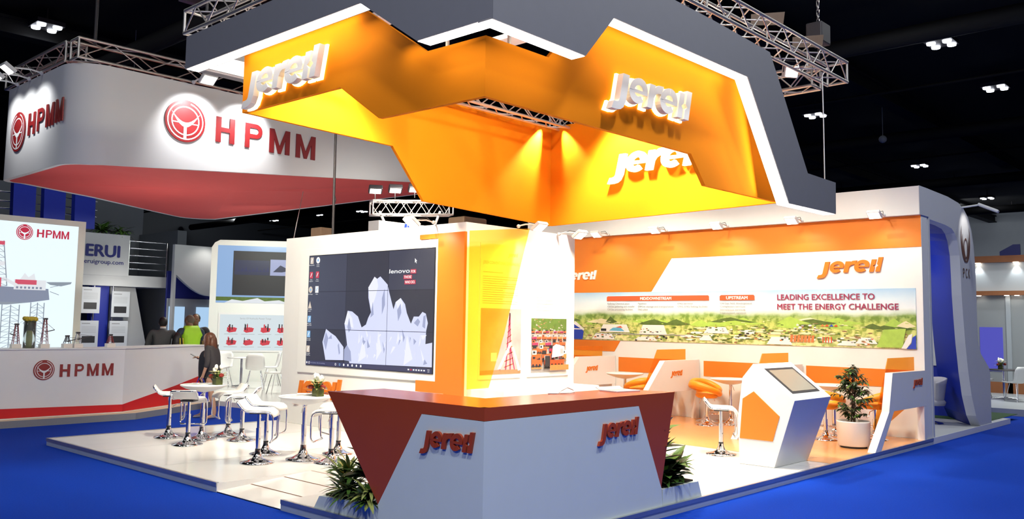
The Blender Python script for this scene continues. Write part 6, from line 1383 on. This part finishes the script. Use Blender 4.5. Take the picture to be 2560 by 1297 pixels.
for hp, k_, a_ in ch[2:]:
    garment('shoe', 'shoe', t, [(a_+L(-0.015, 0, -0.018), 0.020*S, 0.016*S), (a_+L(0.04, 0, -0.028), 0.026*S, 0.015*S), (a_+L(0.105, 0, -0.036), 0.021*S, 0.010*S)], [(0, 1), (1, 2)], 1)
c = ch[1]; pm, d = c[3], c[4]
k = MB().box(-0.072, 0.072, -0.036, 0.036, -0.004, 0.004); k.xf(Matrix.Translation((8.42, 15.42, 0)) @ Matrix.Rotation(2.25, 4, 'Z') @ Matrix.Translation(pm+d*0.05+V((0, 0, 0.018))) @ Matrix.Rotation(-0.5, 4, 'Y'))
o = k.build('phone', 'black', bevel=0.004); tag(o, 'dark phone held by the walking person in the dress', 'phone')
c = ch[0]; pm = c[3]; k = MB(); k.prism([(-0.15, -0.05, -0.40), (0.15, -0.05, -0.40), (0.12, -0.045, -0.08), (-0.12, -0.045, -0.08)], (0, 0.1, 0)); k2 = MB().tube([(-0.08, 0, -0.08), (-0.04, 0, 0.02), (0.04, 0, 0.02), (0.08, 0, -0.08)], 0.008, 6)
mt = Matrix.Translation((8.42, 15.42, 0)) @ Matrix.Rotation(2.25, 4, 'Z') @ Matrix.Translation(pm+V((0.02, 0, -0.02)))
bg = thing('shopping_bag', 'royal blue bag hanging from the hand of the walking person', 'bag', mt.translation[:], 2.25, world=False)
k.build('bag_body', 'bagb', bg, bevel=0.01); k2.build('bag_handle', 'bagb', bg)
# man in the grey suit, back to the camera
LEG = (((0.0, 0.0, -0.225), (0.0, 0, -0.225)), ((0.0, 0.0, -0.225), (0.0, 0, -0.225)))
t, S, L, ch, hq, B = person('person in dark grey suit with short black hair, seen from behind at the counter', (8.98, 18.55, 0.121), 1.15, 1.75,
    (((0.02, 0.045, -0.165), (0.075, 0.01, -0.115)), ((0.02, -0.045, -0.165), (0.075, -0.01, -0.115))), LEG, {'skin': 'skin'}, 0.055, False, 0.0, 0.05)
pel, wai, che, nkb, nk, hd, ht = B
cp = [(L(0, 0, 0.47), 0.10*S, 0.074*S), (wai, 0.092*S, 0.07*S), (che, 0.106*S, 0.078*S), (nkb+L(-0.004, 0, -0.004), 0.055*S, 0.050*S), (nkb+L(0, 0, 0.022), 0.044*S, 0.042*S)]; ce = [(0, 1), (1, 2), (2, 3), (3, 4)]
for sh, e_, w_, *_ in ch[:2]: b = len(cp); cp += [(sh, 0.047*S), (e_, 0.034*S), (w_, 0.026*S)]; ce += [(2, b), (b, b+1), (b+1, b+2)]
garment('jacket', 'suit', t, cp, ce)
MB().lathe([(0.034*S, -0.01*S), (0.035*S, 0.008*S), (0.032*S, 0.008*S)], nkb+L(0.004, 0, 0.030), 16).build('collar', 'shirt', t)
k = MB().ball((-0.016*S, 0, 0.016*S), (0.060*S, 0.052*S, 0.066*S), 14, 10); k.xf(hq); k.build('hair', 'hairk', t)
for hp, k_, a_ in ch[2:]: garment('trouser_leg', 'trous', t, [(hp+L(0, 0, 0.02), 0.064*S), (k_, 0.046*S), (a_+L(0, 0, 0.01), 0.036*S)], [(0, 1), (1, 2)])
# man in the hi-vis vest
t, S, L, ch, hq, B = person('person in bright yellow-green safety vest with cropped hair, turned away', (9.52, 18.35, 0.121), 1.5, 1.81,
    (((0.0, 0.055, -0.165), (0.06, 0.0, -0.12)), ((0.0, -0.05, -0.165), (0.08, 0.01, -0.10))), LEG, {'skin': 'skind'}, 0.01, False, 0.35, 0.06)
pel, wai, che, nkb, nk, hd, ht = B
cp = [(wai, 0.085*S, 0.066*S), (che, 0.098*S, 0.072*S), (nkb+L(0, 0, -0.015), 0.047*S, 0.042*S)]; ce = [(0, 1), (1, 2)]
for sh, e_, w_, *_ in ch[:2]: b = len(cp); cp += [(sh, 0.050*S), (sh.lerp(e_, 0.85), 0.041*S)]; ce += [(1, b), (b, b+1)]
garment('shirt', 'navyshirt', t, cp, ce)
garment('safety_vest', 'hivis', t, [(L(0, 0, 0.46), 0.125*S, 0.10*S), (wai, 0.122*S, 0.098*S), (che, 0.132*S, 0.102*S), (L(0.008, 0, 0.79), 0.08*S, 0.06*S), (L(0.006, 0.095, 0.822), 0.050*S), (L(0.006, -0.095, 0.822), 0.050*S)], [(0, 1), (1, 2), (2, 3), (3, 4), (3, 5)])
k = MB().ball((-0.014*S, 0, 0.018*S), (0.057*S, 0.048*S, 0.060*S), 14, 10); k.xf(hq); k.build('hair', 'hairg', t)
for hp, k_, a_ in ch[2:]: garment('trouser_leg', 'trous', t, [(hp+L(0, 0, 0.02), 0.064*S), (k_, 0.046*S), (a_+L(0, 0, 0.01), 0.036*S)], [(0, 1), (1, 2)])
# third man, mostly hidden, and the backpack
t, S, L, ch, hq, B = person('person with black hair mostly hidden behind the safety vest wearer', (9.86, 18.80, 0.121), -2.2, 1.84,
    (((0.0, 0.04, -0.17), (0.04, 0.0, -0.14)), ((0.0, -0.04, -0.17), (0.04, 0, -0.14))), LEG, {'skin': 'skind'}, 0.0, False, 0.0, 0.0)
pel, wai, che, nkb, nk, hd, ht = B
cp = [(L(0, 0, 0.47), 0.095*S, 0.074*S), (wai, 0.088*S, 0.07*S), (che, 0.102*S, 0.075*S), (nkb+L(0, 0, -0.015), 0.047*S, 0.042*S)]; ce = [(0, 1), (1, 2), (2, 3)]
for sh, e_, w_, *_ in ch[:2]: b = len(cp); cp += [(sh, 0.047*S), (e_, 0.034*S), (w_, 0.026*S)]; ce += [(2, b), (b, b+1), (b+1, b+2)]
garment('jacket', 'trous', t, cp, ce)
k = MB().ball((-0.012*S, 0, 0.022*S), (0.060*S, 0.052*S, 0.058*S), 14, 10); k.xf(hq); k.build('hair', 'hairk', t)
for hp, k_, a_ in ch[2:]: garment('trouser_leg', 'trous', t, [(hp+L(0, 0, 0.02), 0.064*S), (k_, 0.046*S), (a_+L(0, 0, 0.01), 0.036*S)], [(0, 1), (1, 2)])
t = thing('backpack', 'black backpack with yellow trim beside the safety vest wearer', 'backpack', (9.19, 18.30, 1.02), 0.5, world=False)
MB().ball((0, 0, 0.25), (0.13, 0.11, 0.27), 16, 12).build('bag', 'black', t)
for a in (-0.5, 0.6): MB().tube([(0.13*math.sin(a)*0.6, -0.10, 0.08), (0.13*math.sin(a)*0.9, -0.115, 0.22), (0.13*math.sin(a)*0.7, -0.095, 0.40)], 0.014, 6).build('yellow_stripe', 'yellowt', t)
